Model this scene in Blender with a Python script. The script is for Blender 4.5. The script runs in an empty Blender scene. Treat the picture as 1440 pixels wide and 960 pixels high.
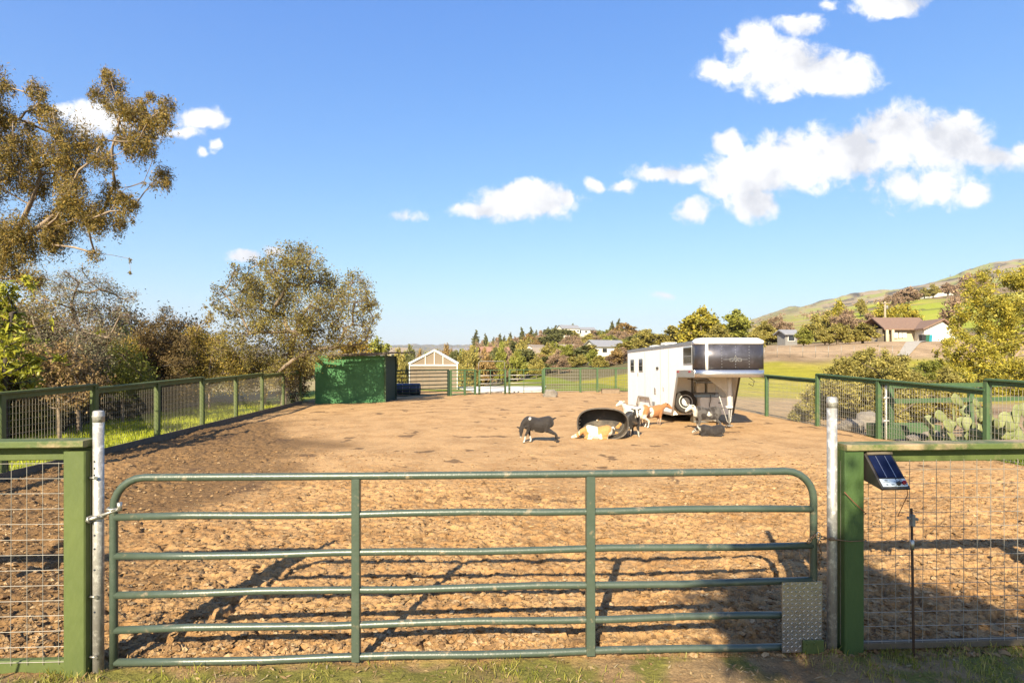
import bpy, bmesh, math, random
import numpy as np
from mathutils import Vector, Matrix, noise as mnoise
random.seed(7)
R = math.radians
SC = bpy.context.scene
COL = SC.collection
CAMZ, FPX, HOR = 2.1, 810.0, 505.0

def at(px, py, d):                       # photo pixel + depth -> world point
    return Vector(((px-720)/FPX*d, d, CAMZ-(py-HOR)/FPX*d))
def gdepth(py, z=0.0):
    return (CAMZ-z)*FPX/(py-HOR)
def gat(px, py):
    d = gdepth(py); return Vector(((px-720)/FPX*d, d, 0))

# ------------------------------------------------------------------ helpers
def tag(o, label=None, cat=None, group=None, kind=None):
    if label: o['label'] = label
    if cat: o['category'] = cat
    if group: o['group'] = group
    if kind: o['kind'] = kind
    return o
def empty(name, loc=(0, 0, 0), rz=0.0, label=None, cat=None, group=None):
    o = bpy.data.objects.new(name, None); COL.objects.link(o)
    o.location = loc; o.rotation_euler = (0, 0, rz); o.empty_display_size = .2
    return tag(o, label, cat, group)

def mesh_np(name, verts, quads, mats, parent=None, smooth=False, offset=None, tris=False):
    verts = np.asarray(verts, dtype=np.float32)
    if offset is not None: verts = verts-np.asarray(offset, dtype=np.float32)
    me = bpy.data.meshes.new(name)
    n = len(verts); k = 3 if tris else 4
    quads = np.asarray(quads, dtype=np.int32).reshape(-1, k)
    m = len(quads)
    me.vertices.add(n); me.vertices.foreach_set('co', verts.ravel())
    me.loops.add(m*k); me.loops.foreach_set('vertex_index', quads.ravel())
    me.polygons.add(m)
    me.polygons.foreach_set('loop_start', np.arange(0, m*k, k, dtype=np.int32))
    me.polygons.foreach_set('loop_total', np.full(m, k, dtype=np.int32))
    me.polygons.foreach_set('use_smooth', np.full(m, smooth, dtype=bool))
    me.update(calc_edges=True); me.validate()
    for x in (mats if isinstance(mats, (list, tuple)) else [mats]): me.materials.append(x)
    o = bpy.data.objects.new(name, me); COL.objects.link(o)
    if parent is not None: o.parent = parent
    return o

class MB:
    """collects simple shapes and links them as one mesh object"""
    def __init__(s): s.v = []; s.f = []; s.sm = []
    def add(s, vs, fs, smooth=False):
        b = len(s.v); s.v += [tuple(p) for p in vs]
        s.f += [tuple(i+b for i in f) for f in fs]; s.sm += [smooth]*len(fs); return s
    def hexa(s, p):                       # 8 pts: bottom 4 ccw, top 4 ccw
        return s.add(p, [(3, 2, 1, 0), (4, 5, 6, 7), (0, 1, 5, 4), (1, 2, 6, 5), (2, 3, 7, 6), (3, 0, 4, 7)])
    def box(s, c, size, M=None):
        x, y, z = [q/2 for q in size]
        P = [Vector(q) for q in ((-x, -y, -z), (x, -y, -z), (x, y, -z), (-x, y, -z), (-x, -y, z), (x, -y, z), (x, y, z), (-x, y, z))]
        if M is not None: P = [M @ q for q in P]
        c = Vector(c); return s.hexa([q+c for q in P])
    def beam(s, a, b, w, h, up=(0, 0, 1), bev=0.0):   # rectangular bar a->b, w sideways, h along up
        a, b = Vector(a), Vector(b); d = (b-a).normalized(); up = Vector(up)
        sd = d.cross(up).normalized(); u = sd.cross(d).normalized()
        if bev <= 0:
            prof = [(-w/2, -h/2), (w/2, -h/2), (w/2, h/2), (-w/2, h/2)]
        else:
            q = bev
            prof = [(-w/2+q, -h/2), (w/2-q, -h/2), (w/2, -h/2+q), (w/2, h/2-q), (w/2-q, h/2), (-w/2+q, h/2), (-w/2, h/2-q), (-w/2, -h/2+q)]
        n = len(prof)
        P = [a+sd*x+u*y for x, y in prof]+[b+sd*x+u*y for x, y in prof]
        F = [(i, (i+1) % n, n+(i+1) % n, n+i) for i in range(n)]
        F += [tuple(range(n-1, -1, -1)), tuple(range(n, 2*n))]
        return s.add(P, F)
    def rod(s, a, b, r, n=8, r2=None, caps=True, smooth=True):
        a, b = Vector(a), Vector(b); d = (b-a)
        if d.length < 1e-6: return s
        d.normalize(); r2 = r if r2 is None else r2
        t = Vector((0, 0, 1)) if abs(d.z) < .9 else Vector((1, 0, 0))
        x = d.cross(t).normalized(); y = d.cross(x)
        cs = [(math.cos(2*math.pi*i/n), math.sin(2*math.pi*i/n)) for i in range(n)]
        P = [a+(x*c+y*q)*r for c, q in cs]+[b+(x*c+y*q)*r2 for c, q in cs]
        s.add(P, [(i, n+i, n+(i+1) % n, (i+1) % n) for i in range(n)], smooth)
        if caps:
            k = len(s.v)-2*n
            s.f += [tuple(k+i for i in range(n)), tuple(k+n+i for i in range(n-1, -1, -1))]; s.sm += [False, False]
        return s
    def tube(s, pts, r, n=8, closed=False, caps=True):
        pts = [Vector(p) for p in pts]; m = len(pts)
        rs = r if isinstance(r, (list, tuple)) else [r]*m
        rings = []; px = None
        for i, p in enumerate(pts):
            if closed: d = pts[(i+1) % m]-pts[i-1]
            else: d = pts[min(i+1, m-1)]-pts[max(i-1, 0)]
            d.normalize()
            if px is None:
                t = Vector((0, 0, 1)) if abs(d.z) < .9 else Vector((1, 0, 0)); x = d.cross(t).normalized()
            else:
                x = (px-d*px.dot(d)).normalized()
            px = x; y = d.cross(x)
            rings.append([p+(x*math.cos(2*math.pi*k/n)+y*math.sin(2*math.pi*k/n))*rs[i] for k in range(n)])
        V = [q for g in rings for q in g]; F = []
        for i in range(m if closed else m-1):
            a, b = i*n, ((i+1) % m)*n
            F += [(a+k, b+k, b+(k+1) % n, a+(k+1) % n) for k in range(n)]
        s.add(V, F, True)
        if caps and not closed:
            k = len(s.v)-m*n
            s.f += [tuple(k+i for i in range(n)), tuple(k+(m-1)*n+i for i in range(n-1, -1, -1))]; s.sm += [False, False]
        return s
    def lathe(s, prof, c=(0, 0, 0), n=20, M=None, smooth=True):   # prof [(r,z)] about local z
        V = []; F = []; c = Vector(c)
        for r, z in prof:
            for k in range(n):
                p = Vector((r*math.cos(2*math.pi*k/n), r*math.sin(2*math.pi*k/n), z))
                if M is not None: p = M @ p
                V.append(p+c)
        for i in range(len(prof)-1):
            F += [(i*n+k, i*n+(k+1) % n, (i+1)*n+(k+1) % n, (i+1)*n+k) for k in range(n)]
        F += [tuple(range(n-1, -1, -1)), tuple((len(prof)-1)*n+k for k in range(n))]
        return s.add(V, F, smooth)
    def poly_prism(s, pts, vec):          # planar polygon extruded along vec
        pts = [Vector(p) for p in pts]; n = len(pts); vec = Vector(vec)
        return s.add(pts+[p+vec for p in pts], [tuple(range(n-1, -1, -1)), tuple(range(n, 2*n))]+[(i, (i+1) % n, n+(i+1) % n, n+i) for i in range(n)])
    def wires(s, segs, r, n=4):           # many thin rods quickly
        for a, b in segs: s.rod(a, b, r, n, caps=False, smooth=False)
        return s
    def build(s, name, m, parent=None, offset=None, bevel=0.0, seg=2):
        me = bpy.data.meshes.new(name)
        if offset is None and parent is not None and parent.get('_w'): offset = parent['_w']
        off = Vector(offset) if offset is not None else Vector((0, 0, 0))
        me.from_pydata([tuple(Vector(p)-off) for p in s.v], [], s.f)
        me.polygons.foreach_set('use_smooth', s.sm); me.validate(); me.update()
        bm = bmesh.new(); bm.from_mesh(me); bmesh.ops.recalc_face_normals(bm, faces=bm.faces)
        if bevel > 0:
            es = [e for e in bm.edges if len(e.link_faces) == 2 and e.calc_face_angle(0) > .6]
            bmesh.ops.bevel(bm, geom=es, offset=bevel, segments=seg, profile=.6, affect='EDGES', clamp_overlap=True)
        bm.to_mesh(me); bm.free()
        me.materials.append(m)
        o = bpy.data.objects.new(name, me); COL.objects.link(o)
        if parent is not None: o.parent = parent
        return o
def wthing(name, loc, label, cat, group=None):
    """an Empty whose parts are written in world coordinates"""
    o = empty(name, loc, 0, label, cat, group); o['_w'] = tuple(loc); return o

# ------------------------------------------------------------------ materials
ALB = .74
KEEP = {'trailer_white_paint', 'white_enamel', 'greenhouse_white_frame', 'pale_concrete', 'pale_stucco', 'galvanised_steel', 'control_plate_grey', 'cream_plastic', 'solar_cell_blue'}
def newmat(name):
    m = bpy.data.materials.new(name); m.use_nodes = True
    nt = m.node_tree; nt.nodes.clear()
    out = nt.nodes.new('ShaderNodeOutputMaterial')
    return m, nt, out
def nd(nt, t, **kw):
    n = nt.nodes.new(t)
    for k, v in kw.items(): setattr(n, k, v)
    return n
def ramp(nt, stops, interp='LINEAR'):
    r = nt.nodes.new('ShaderNodeValToRGB'); r.color_ramp.interpolation = interp
    e = r.color_ramp.elements
    while len(e) > 1: e.remove(e[-1])
    e[0].position = stops[0][0]; e[0].color = (*stops[0][1], 1)
    for p, c in stops[1:]:
        q = e.new(p); q.color = (*c, 1)
    return r
def mat(name, c1, c2=None, scale=6.0, rough=.7, metal=0.0, bump=0.0, bscale=None, c3=None, s3=3.0, t3=(.55, .7), stretch=(1, 1, 1), spec=.5, coat=0.0):
    """principled material: two-tone noise plus optional worn or dappled patches c3"""
    k = 1.0 if (metal > .5 or name in KEEP) else ALB
    c2 = c2 or tuple(x*.8 for x in c1); c1, c2 = tuple(x*k for x in c1), tuple(x*k for x in c2); c3 = tuple(x*k for x in c3) if c3 else None
    m, nt, out = newmat(name); L = nt.links
    p = nd(nt, 'ShaderNodeBsdfPrincipled'); L.new(p.outputs[0], out.inputs[0])
    p.inputs['Roughness'].default_value = rough; p.inputs['Metallic'].default_value = metal
    p.inputs['Specular IOR Level'].default_value = spec; p.inputs['Coat Weight'].default_value = coat
    tc = nd(nt, 'ShaderNodeTexCoord'); mp = nd(nt, 'ShaderNodeMapping'); mp.inputs['Scale'].default_value = stretch
    L.new(tc.outputs['Object'], mp.inputs[0])
    n1 = nd(nt, 'ShaderNodeTexNoise'); n1.inputs['Scale'].default_value = scale; n1.inputs['Detail'].default_value = 6
    n1.inputs['Roughness'].default_value = .65
    L.new(mp.outputs[0], n1.inputs['Vector'])
    r = ramp(nt, [(.3, c1), (.7, c2 or tuple(x*.8 for x in c1))]); L.new(n1.outputs['Fac'], r.inputs[0])
    col = r.outputs[0]
    if c3:
        n3 = nd(nt, 'ShaderNodeTexNoise'); n3.inputs['Scale'].default_value = s3; n3.inputs['Detail'].default_value = 8
        n3.inputs['Roughness'].default_value = .7
        L.new(mp.outputs[0], n3.inputs['Vector'])
        r3 = ramp(nt, [(t3[0], (0, 0, 0)), (t3[1], (1, 1, 1))]); L.new(n3.outputs['Fac'], r3.inputs[0])
        mx = nd(nt, 'ShaderNodeMix', data_type='RGBA'); L.new(r3.outputs[0], mx.inputs['Factor'])
        L.new(col, mx.inputs['A']); mx.inputs['B'].default_value = (*c3, 1); col = mx.outputs['Result']
    L.new(col, p.inputs['Base Color'])
    if bump:
        nb = nd(nt, 'ShaderNodeTexNoise'); nb.inputs['Scale'].default_value = bscale or scale*4; nb.inputs['Detail'].default_value = 5
        L.new(mp.outputs[0], nb.inputs['Vector'])
        b = nd(nt, 'ShaderNodeBump'); b.inputs['Strength'].default_value = bump; b.inputs['Distance'].default_value = .01
        L.new(nb.outputs['Fac'], b.inputs['Height']); L.new(b.outputs[0], p.inputs['Normal'])
    return m
def leafmat(name, cols, trans=.35, rough=.55, spec=.3):
    """foliage: colour varies leaf by leaf, light passes through"""
    m, nt, out = newmat(name); L = nt.links
    g = nd(nt, 'ShaderNodeNewGeometry')
    kk = .98 if name not in ('clod_dirt', 'straw_litter') else ALB*.92
    k = len(cols); r = ramp(nt, [(i/(k-1), tuple(x*kk for x in c)) for i, c in enumerate(cols)])
    L.new(g.outputs['Random Per Island'], r.inputs[0])
    tc = nd(nt, 'ShaderNodeTexCoord'); n = nd(nt, 'ShaderNodeTexNoise'); n.inputs['Scale'].default_value = .9; n.inputs['Detail'].default_value = 3
    L.new(tc.outputs['Object'], n.inputs['Vector'])
    h = nd(nt, 'ShaderNodeHueSaturation'); L.new(r.outputs[0], h.inputs['Color'])
    mr = nd(nt, 'ShaderNodeMapRange'); mr.inputs[1].default_value = .3; mr.inputs[2].default_value = .7; mr.inputs[3].default_value = .72; mr.inputs[4].default_value = 1.25
    L.new(n.outputs['Fac'], mr.inputs[0]); L.new(mr.outputs[0], h.inputs['Value'])
    p = nd(nt, 'ShaderNodeBsdfPrincipled'); p.inputs['Roughness'].default_value = rough; p.inputs['Specular IOR Level'].default_value = spec
    L.new(h.outputs[0], p.inputs['Base Color'])
    t = nd(nt, 'ShaderNodeBsdfTranslucent'); L.new(h.outputs[0], t.inputs['Color'])
    ms = nd(nt, 'ShaderNodeMixShader'); ms.inputs[0].default_value = trans
    L.new(p.outputs[0], ms.inputs[1]); L.new(t.outputs[0], ms.inputs[2]); L.new(ms.outputs[0], out.inputs[0])
    return m
def attrmat(name, attr='Col', scale=3.0, var=.35, rough=.95, bump=0.0, bscale=40., fine=0.0, fscale=60.):
    """ground material: base colour from a painted attribute broken up by noise"""
    m, nt, out = newmat(name); L = nt.links
    p = nd(nt, 'ShaderNodeBsdfPrincipled'); L.new(p.outputs[0], out.inputs[0])
    p.inputs['Roughness'].default_value = rough; p.inputs['Specular IOR Level'].default_value = .15
    a = nd(nt, 'ShaderNodeAttribute', attribute_name=attr)
    tc = nd(nt, 'ShaderNodeTexCoord')
    n = nd(nt, 'ShaderNodeTexNoise'); n.inputs['Scale'].default_value = scale; n.inputs['Detail'].default_value = 9; n.inputs['Roughness'].default_value = .7
    L.new(tc.outputs['Object'], n.inputs['Vector'])
    mr = nd(nt, 'ShaderNodeMapRange'); mr.inputs[1].default_value = .25; mr.inputs[2].default_value = .75; mr.inputs[3].default_value = 1-var; mr.inputs[4].default_value = 1+var
    L.new(n.outputs['Fac'], mr.inputs[0])
    v = mr.outputs[0]
    if fine:
        n2 = nd(nt, 'ShaderNodeTexNoise'); n2.inputs['Scale'].default_value = fscale; n2.inputs['Detail'].default_value = 4
        L.new(tc.outputs['Object'], n2.inputs['Vector'])
        m2 = nd(nt, 'ShaderNodeMapRange'); m2.inputs[1].default_value = .3; m2.inputs[2].default_value = .7; m2.inputs[3].default_value = 1-fine; m2.inputs[4].default_value = 1+fine
        L.new(n2.outputs['Fac'], m2.inputs[0])
        mm = nd(nt, 'ShaderNodeMath', operation='MULTIPLY'); L.new(v, mm.inputs[0]); L.new(m2.outputs[0], mm.inputs[1]); v = mm.outputs[0]
    h = nd(nt, 'ShaderNodeHueSaturation'); L.new(a.outputs['Color'], h.inputs['Color']); L.new(v, h.inputs['Value'])
    L.new(h.outputs[0], p.inputs['Base Color'])
    if bump:
        nb = nd(nt, 'ShaderNodeTexNoise'); nb.inputs['Scale'].default_value = bscale; nb.inputs['Detail'].default_value = 8; nb.inputs['Roughness'].default_value = .7
        L.new(tc.outputs['Object'], nb.inputs['Vector'])
        b = nd(nt, 'ShaderNodeBump'); b.inputs['Strength'].default_value = bump; b.inputs['Distance'].default_value = .02
        L.new(nb.outputs['Fac'], b.inputs['Height']); L.new(b.outputs[0], p.inputs['Normal'])
    return m
def setcol(o, cols, name='Col'):
    a = o.data.color_attributes.new(name, 'FLOAT_COLOR', 'POINT')
    c = np.ones((len(o.data.vertices), 4), dtype=np.float32); c[:, :3] = cols*ALB if name == 'Col' else cols
    a.data.foreach_set('color', c.ravel())

M = {}
M['gate'] = mat('gate_paint', (.082, .108, .080), (.06, .085, .06), 9, rough=.38, c3=(.36, .27, .17), s3=12, t3=(.58, .72), spec=.6, bump=.15, bscale=60)
M['fence'] = mat('fence_green_paint', (.115, .148, .034), (.08, .112, .026), 4, rough=.65, c3=(.30, .21, .11), s3=3.0, t3=(.6, .8), bump=.5, bscale=30, stretch=(1, 1, .35))
M['fencetop'] = mat('fence_cap_paint', (.115, .15, .036), (.08, .115, .028), 5, rough=.65, c3=(.42, .30, .17), s3=1.6, t3=(.5, .62), bump=.4, bscale=30)
M['fencefar'] = mat('far_fence_green', (.075, .145, .055), (.055, .11, .04), 5, rough=.7, c3=(.2, .2, .09), s3=2.5, t3=(.55, .75), bump=.3)
M['kick'] = mat('kick_board_wood', (.17, .14, .10), (.11, .085, .055), 8, rough=.9, bump=.5)
M['wire'] = mat('galvanised_wire', (.42, .39, .34), (.30, .27, .23), 30, rough=.5, metal=.3)
M['wiredark'] = mat('weathered_fence_wire', (.24, .21, .17), (.16, .14, .11), 30, rough=.7, metal=.2)
M['fencepost'] = mat('darker_green_post_paint', (.06, .115, .028), (.042, .085, .02), 4, rough=.6, c3=(.24, .15, .07), s3=3.2, t3=(.6, .75), bump=.5, bscale=30, stretch=(1, 1, .35))
M['galv'] = mat('galvanised_steel', (.36, .34, .315), (.28, .265, .24), 16, rough=.5, metal=.4, c3=(.62, .6, .56), s3=24, t3=(.5, .66), bump=.15, bscale=120)
M['rust'] = mat('rusted_iron', (.13, .075, .045), (.07, .045, .03), 40, rough=.85, metal=.3, bump=.4)
M['zinc'] = mat('zinc_hardware', (.5, .48, .44), (.36, .34, .3), 40, rough=.4, metal=.8)
M['chain'] = mat('rusty_chain', (.26, .16, .09), (.17, .11, .07), 60, rough=.6, metal=.6)
M['plate'] = mat('tread_plate', (.46, .43, .40), (.36, .33, .30), 7, rough=.36, metal=.85, c3=(.22, .15, .10), s3=7, t3=(.55, .8))
M['blackplastic'] = mat('black_plastic', (.03, .025, .022), (.045, .036, .03), 12, rough=.5, c3=(.12, .09, .06), s3=9, t3=(.62, .8))
M['solar'] = mat('solar_cell_blue', (.004, .007, .028), (.006, .011, .04), 25, rough=.4, spec=.15)
M['ctrl'] = mat('control_plate_grey', (.50, .56, .60), (.44, .50, .55), 30, rough=.35)
M['red'] = mat('red_plastic', (.45, .02, .03), rough=.35)
M['dark'] = mat('dark_ink', (.02, .03, .05), rough=.6)
M['redwire'] = mat('red_cable', (.25, .06, .04), rough=.6)
M['white'] = mat('trailer_white_paint', (.86, .85, .83), (.82, .81, .79), 3, rough=.4, spec=.5, c3=(.74, .69, .62), s3=2.2, t3=(.65, .9))
M['whiteplain'] = mat('white_enamel', (.74, .73, .70), (.66, .64, .6), 10, rough=.45)
M['rimw'] = mat('white_wheel_enamel', (.78, .76, .72), (.66, .63, .58), 10, rough=.5)
M['alu'] = mat('aluminium_trim', (.62, .61, .60), (.52, .51, .5), 20, rough=.33, metal=.9, stretch=(1, 1, 8))
M['roofgrey'] = mat('trailer_roof_grey', (.36, .36, .37), (.30, .30, .31), 8, rough=.45, metal=.3)
M['nosepanel'] = mat('polished_dark_panel', (.055, .05, .055), (.10, .095, .11), 1.6, rough=.42, metal=.6, c3=(.17, .165, .20), s3=2.0, t3=(.5, .75))
M['glass'] = mat('dark_window_glass', (.02, .022, .026), (.035, .036, .04), 3, rough=.08, spec=.8)
M['rubber'] = mat('tyre_rubber', (.03, .028, .026), (.05, .044, .038), 14, rough=.85, c3=(.14, .10, .06), s3=6, t3=(.55, .8))
M['steelgrey'] = mat('grey_steel', (.30, .29, .28), (.2, .19, .18), 12, rough=.6, c3=(.17, .1, .06), s3=6, t3=(.6, .75))
M['offwhitebox'] = mat('cream_plastic', (.60, .56, .48), (.5, .46, .38), 9, rough=.5)
M['tankrubber'] = mat('stock_tank_rubber', (.055, .045, .038), (.085, .07, .055), 6, rough=.6, c3=(.22, .17, .12), s3=3, t3=(.52, .75))
M['shedgreen'] = mat('shed_green_paint', (.075, .25, .085), (.05, .185, .06), 2.2, rough=.7, c3=(.11, .30, .10), s3=4, t3=(.55, .75), bump=.3, bscale=14)  # lighter patches are sun dapples put into the paint colour
M['sheddark'] = mat('shed_dark_green', (.02, .045, .025), (.03, .055, .03), 4, rough=.85, bump=.3)  # much darker green, on the end and back walls and one fence panel
M['shedroof'] = mat('weathered_roof_board', (.25, .2, .15), (.15, .12, .09), 6, rough=.9, bump=.4)
M['ghwhite'] = mat('greenhouse_white_frame', (.62, .60, .56), (.54, .52, .48), 12, rough=.5)
M['bark'] = mat('grey_brown_bark', (.20, .15, .10), (.11, .08, .055), 9, rough=.95, bump=.7, bscale=26, stretch=(1, 1, .3))
M['barkpale'] = mat('pale_eucalyptus_bark', (.42, .32, .22), (.27, .19, .13), 5, rough=.85, bump=.4, bscale=18, stretch=(1, 1, .3))
M['barkdark'] = mat('dark_bark', (.08, .06, .045), (.05, .04, .03), 9, rough=.95, bump=.6, bscale=26)
M['twigpale'] = mat('pale_dry_twig', (.33, .25, .18), (.22, .16, .11), 9, rough=.95)
M['rock'] = mat('grey_brown_rock', (.3, .26, .22), (.18, .15, .12), 5, rough=.95, bump=.8)
M['concrete'] = mat('pale_concrete', (.62, .60, .55), (.54, .52, .47), 1.5, rough=.9, c3=(.45, .42, .36), s3=.5, t3=(.5, .7))
M['drive'] = mat('worn_driveway', (.50, .44, .36), (.42, .37, .3), 1.2, rough=.9)
M['blueplastic'] = mat('blue_barrel_plastic', (.015, .025, .06), (.02, .035, .08), 6, rough=.45)
M['stucco'] = mat('cream_stucco', (.62, .52, .36), (.56, .46, .31), 2, rough=.9)
M['stuccowhite'] = mat('pale_stucco', (.70, .66, .58), (.64, .6, .52), 2, rough=.9)
M['stuccopink'] = mat('pink_stucco', (.52, .36, .27), (.46, .31, .23), 2, rough=.9)
M['rooftile'] = mat('brown_shingle', (.29, .18, .125), (.22, .135, .095), 3, rough=.9, bump=.5, bscale=8)
M['roofpale'] = mat('pale_shingle', (.36, .29, .22), (.28, .22, .17), 3, rough=.9)
M['roofslate'] = mat('grey_slate', (.32, .32, .34), (.25, .25, .27), 3, rough=.8)
M['roofterra'] = mat('terracotta_tile', (.42, .22, .14), (.34, .17, .11), 3, rough=.9)
M['teal'] = mat('teal_bin_plastic', (.03, .32, .42), rough=.5)
M['binblack'] = mat('black_bin_plastic', (.03, .03, .03), rough=.5)
M['bingreen'] = mat('green_bin_plastic', (.03, .14, .08), rough=.5)
M['pole'] = mat('timber_pole', (.45, .36, .25), (.33, .26, .18), 6, rough=.9)
M['cactus'] = mat('cactus_pad_green', (.27, .28, .10), (.17, .20, .065), 4, rough=.6, c3=(.13, .12, .05), s3=30, t3=(.60, .66), bump=.5, bscale=30)
M['flower'] = mat('yellow_petal', (.7, .5, .03), rough=.6)
# ------------------------------------------------------------------ numpy noise
def _hash(ix, iy, seed):
    h = (ix.astype(np.int64)*374761393+iy.astype(np.int64)*668265263+seed*1442695041) & 0xffffffff
    h = ((h ^ (h >> 13))*1274126177) & 0xffffffff
    return ((h ^ (h >> 16)) & 0xffff)/65535.0
def vnoise(x, y, seed=0):
    ix, iy = np.floor(x), np.floor(y); fx, fy = x-ix, y-iy
    u, v = fx*fx*fx*(fx*(fx*6-15)+10), fy*fy*fy*(fy*(fy*6-15)+10)
    def g(dx, dy):
        a = _hash(ix+dx, iy+dy, seed)*2*np.pi
        return np.cos(a)*(fx-dx)+np.sin(a)*(fy-dy)
    return ((g(0, 0)*(1-u)+g(1, 0)*u)*(1-v)+(g(0, 1)*(1-u)+g(1, 1)*u)*v)*1.5
def fbm(x, y, o=4, seed=0, gain=.5):
    s = 0; a = 1.0
    for i in range(o):
        s = s+a*vnoise(x*2**i+17.3*i, y*2**i-9.1*i, seed+i); a *= gain
    return s
def clods(x, y, cell, seed, rmin=.25, rmax=.75, p=.8):
    """rounded lumps: height field of half-buried stones of random size"""
    X, Y = x/cell, y/cell; ix, iy = np.floor(X), np.floor(Y); best = np.zeros_like(x)
    for dx in (-1, 0, 1):
        for dy in (-1, 0, 1):
            jx, jy = ix+dx, iy+dy
            cx = jx+_hash(jx, jy, seed); cy = jy+_hash(jx, jy, seed+1)
            r = rmin+(rmax-rmin)*_hash(jx, jy, seed+2)**2
            on = _hash(jx, jy, seed+3) < p
            sq = .6+.8*_hash(jx, jy, seed+4)
            d2 = ((X-cx)*sq)**2+((Y-cy)/sq)**2
            h = np.sqrt(np.clip(r*r-d2, 0, None))*on
            best = np.maximum(best, h)
    return best*cell
def sstep(a, b, x):
    t = np.clip((x-a)/(b-a), 0, 1); return t*t*(3-2*t)

# ------------------------------------------------------------------ terrain
def fenceL(y): return -8.91-.068*(y-12.6)
def fenceR(y): return 9.5-.068*(y-17.9)
GL = .050                                    # the gate line y = 4 + GL*x
_PX = np.array([-1200, 0, 400, 640, 720, 800, 900, 1000, 1100, 1250, 1440, 2400.])
_D = np.array([0, 40, 48, 60, 80, 110, 150, 220, 320, 450, 700, 1200, 2000, 4000, 8000.])
_YR = {                                      # height of the land (m) at those distances
 -1200: [0, -.3, -.8, -2, -4, -6, -9, -13, -16, -20, -24, -26, -26, 0, 60],
 0:     [0, -.3, -.8, -2, -4, -6, -9, -13, -16, -20, -24, -26, -26, 10, 120],
 400:   [0, -.1, -.6, -2, -4, -6, -8, -9, -9, -9, -8, -4, 2, 40, 190],
 640:   [0, 0, -.3, -1.5, -3, -4.5, -6, -7.5, -8, -8, -8, -4, 4, 45, 200],
 720:   [0, 0, -.1, -.8, -1.5, -1.5, -1, 0, 3, 8, 16, 20, 20, 40, 200],
 800:   [0, 0, -.1, -.5, 0, 1, 2, 5, 9, 16, 26, 34, 40, 60, 210],
 900:   [0, 0, .1, .6, 1.4, 2.5, 4, 7, 11, 18, 28, 40, 55, 80, 200],
 1000:  [0, 0, .3, .9, 2.2, 3.6, 5.5, 9, 13, 20, 30, 50, 90, 150, 200],
 1100:  [0, -.1, .5, 1.6, 3.8, 5.0, 6.5, 11, 18, 28, 50, 92, 160, 330, 330],
 1250:  [0, -.3, .3, 1.6, 4.4, 5.7, 8, 15, 29, 45, 68, 125, 232, 450, 450],
 1440:  [0, -.4, .2, 1.4, 4.4, 6.2, 9, 19, 38, 58, 92, 190, 345, 650, 650],
 2400:  [0, -.4, .2, 1.4, 4.4, 6.2, 9, 19, 38, 58, 92, 190, 345, 650, 650]}
_T = np.array([_YR[int(k)] for k in _PX])
def ground_z(X, Y):
    X = np.atleast_1d(np.asarray(X, float)); Y = np.atleast_1d(np.asarray(Y, float))
    d = np.sqrt(X*X+Y*Y)
    t = np.where(Y > .15*np.abs(X), X/np.maximum(Y, 1e-6), np.sign(X)*9)
    px = np.clip(720+FPX*t, -1200, 2400)
    dd = np.where(Y > 0, Y, 0)
    i = np.clip(np.searchsorted(_PX, px)-1, 0, len(_PX)-2); fx = (px-_PX[i])/(_PX[i+1]-_PX[i])
    j = np.clip(np.searchsorted(_D, dd)-1, 0, len(_D)-2); fy = np.clip((dd-_D[j])/(_D[j+1]-_D[j]), 0, 1)
    fx = fx*fx*(3-2*fx)*.5+fx*.5
    z = (_T[i, j]*(1-fx)+_T[i+1, j]*fx)*(1-fy)+(_T[i, j+1]*(1-fx)+_T[i+1, j+1]*fx)*fy
    und = fbm(X/60, Y/60, 4, 5)*sstep(60, 500, dd)*2+fbm(X/300, Y/300, 5, 9)*sstep(500, 2500, dd)*26
    return z+und
def gz(x, y): return float(ground_z(x, y)[0])

def in_sheet(X, Y, m=0.0):                  # true inside the fine dirt sheet, shrunk by m
    hw = 2.8+1.06*Y
    return (Y > 2.3+m) & (Y < 38.2-m) & (X > np.maximum(fenceL(Y)-.3, -hw)+m) & (X < np.minimum(fenceR(Y)+.3, hw)-m)

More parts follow.
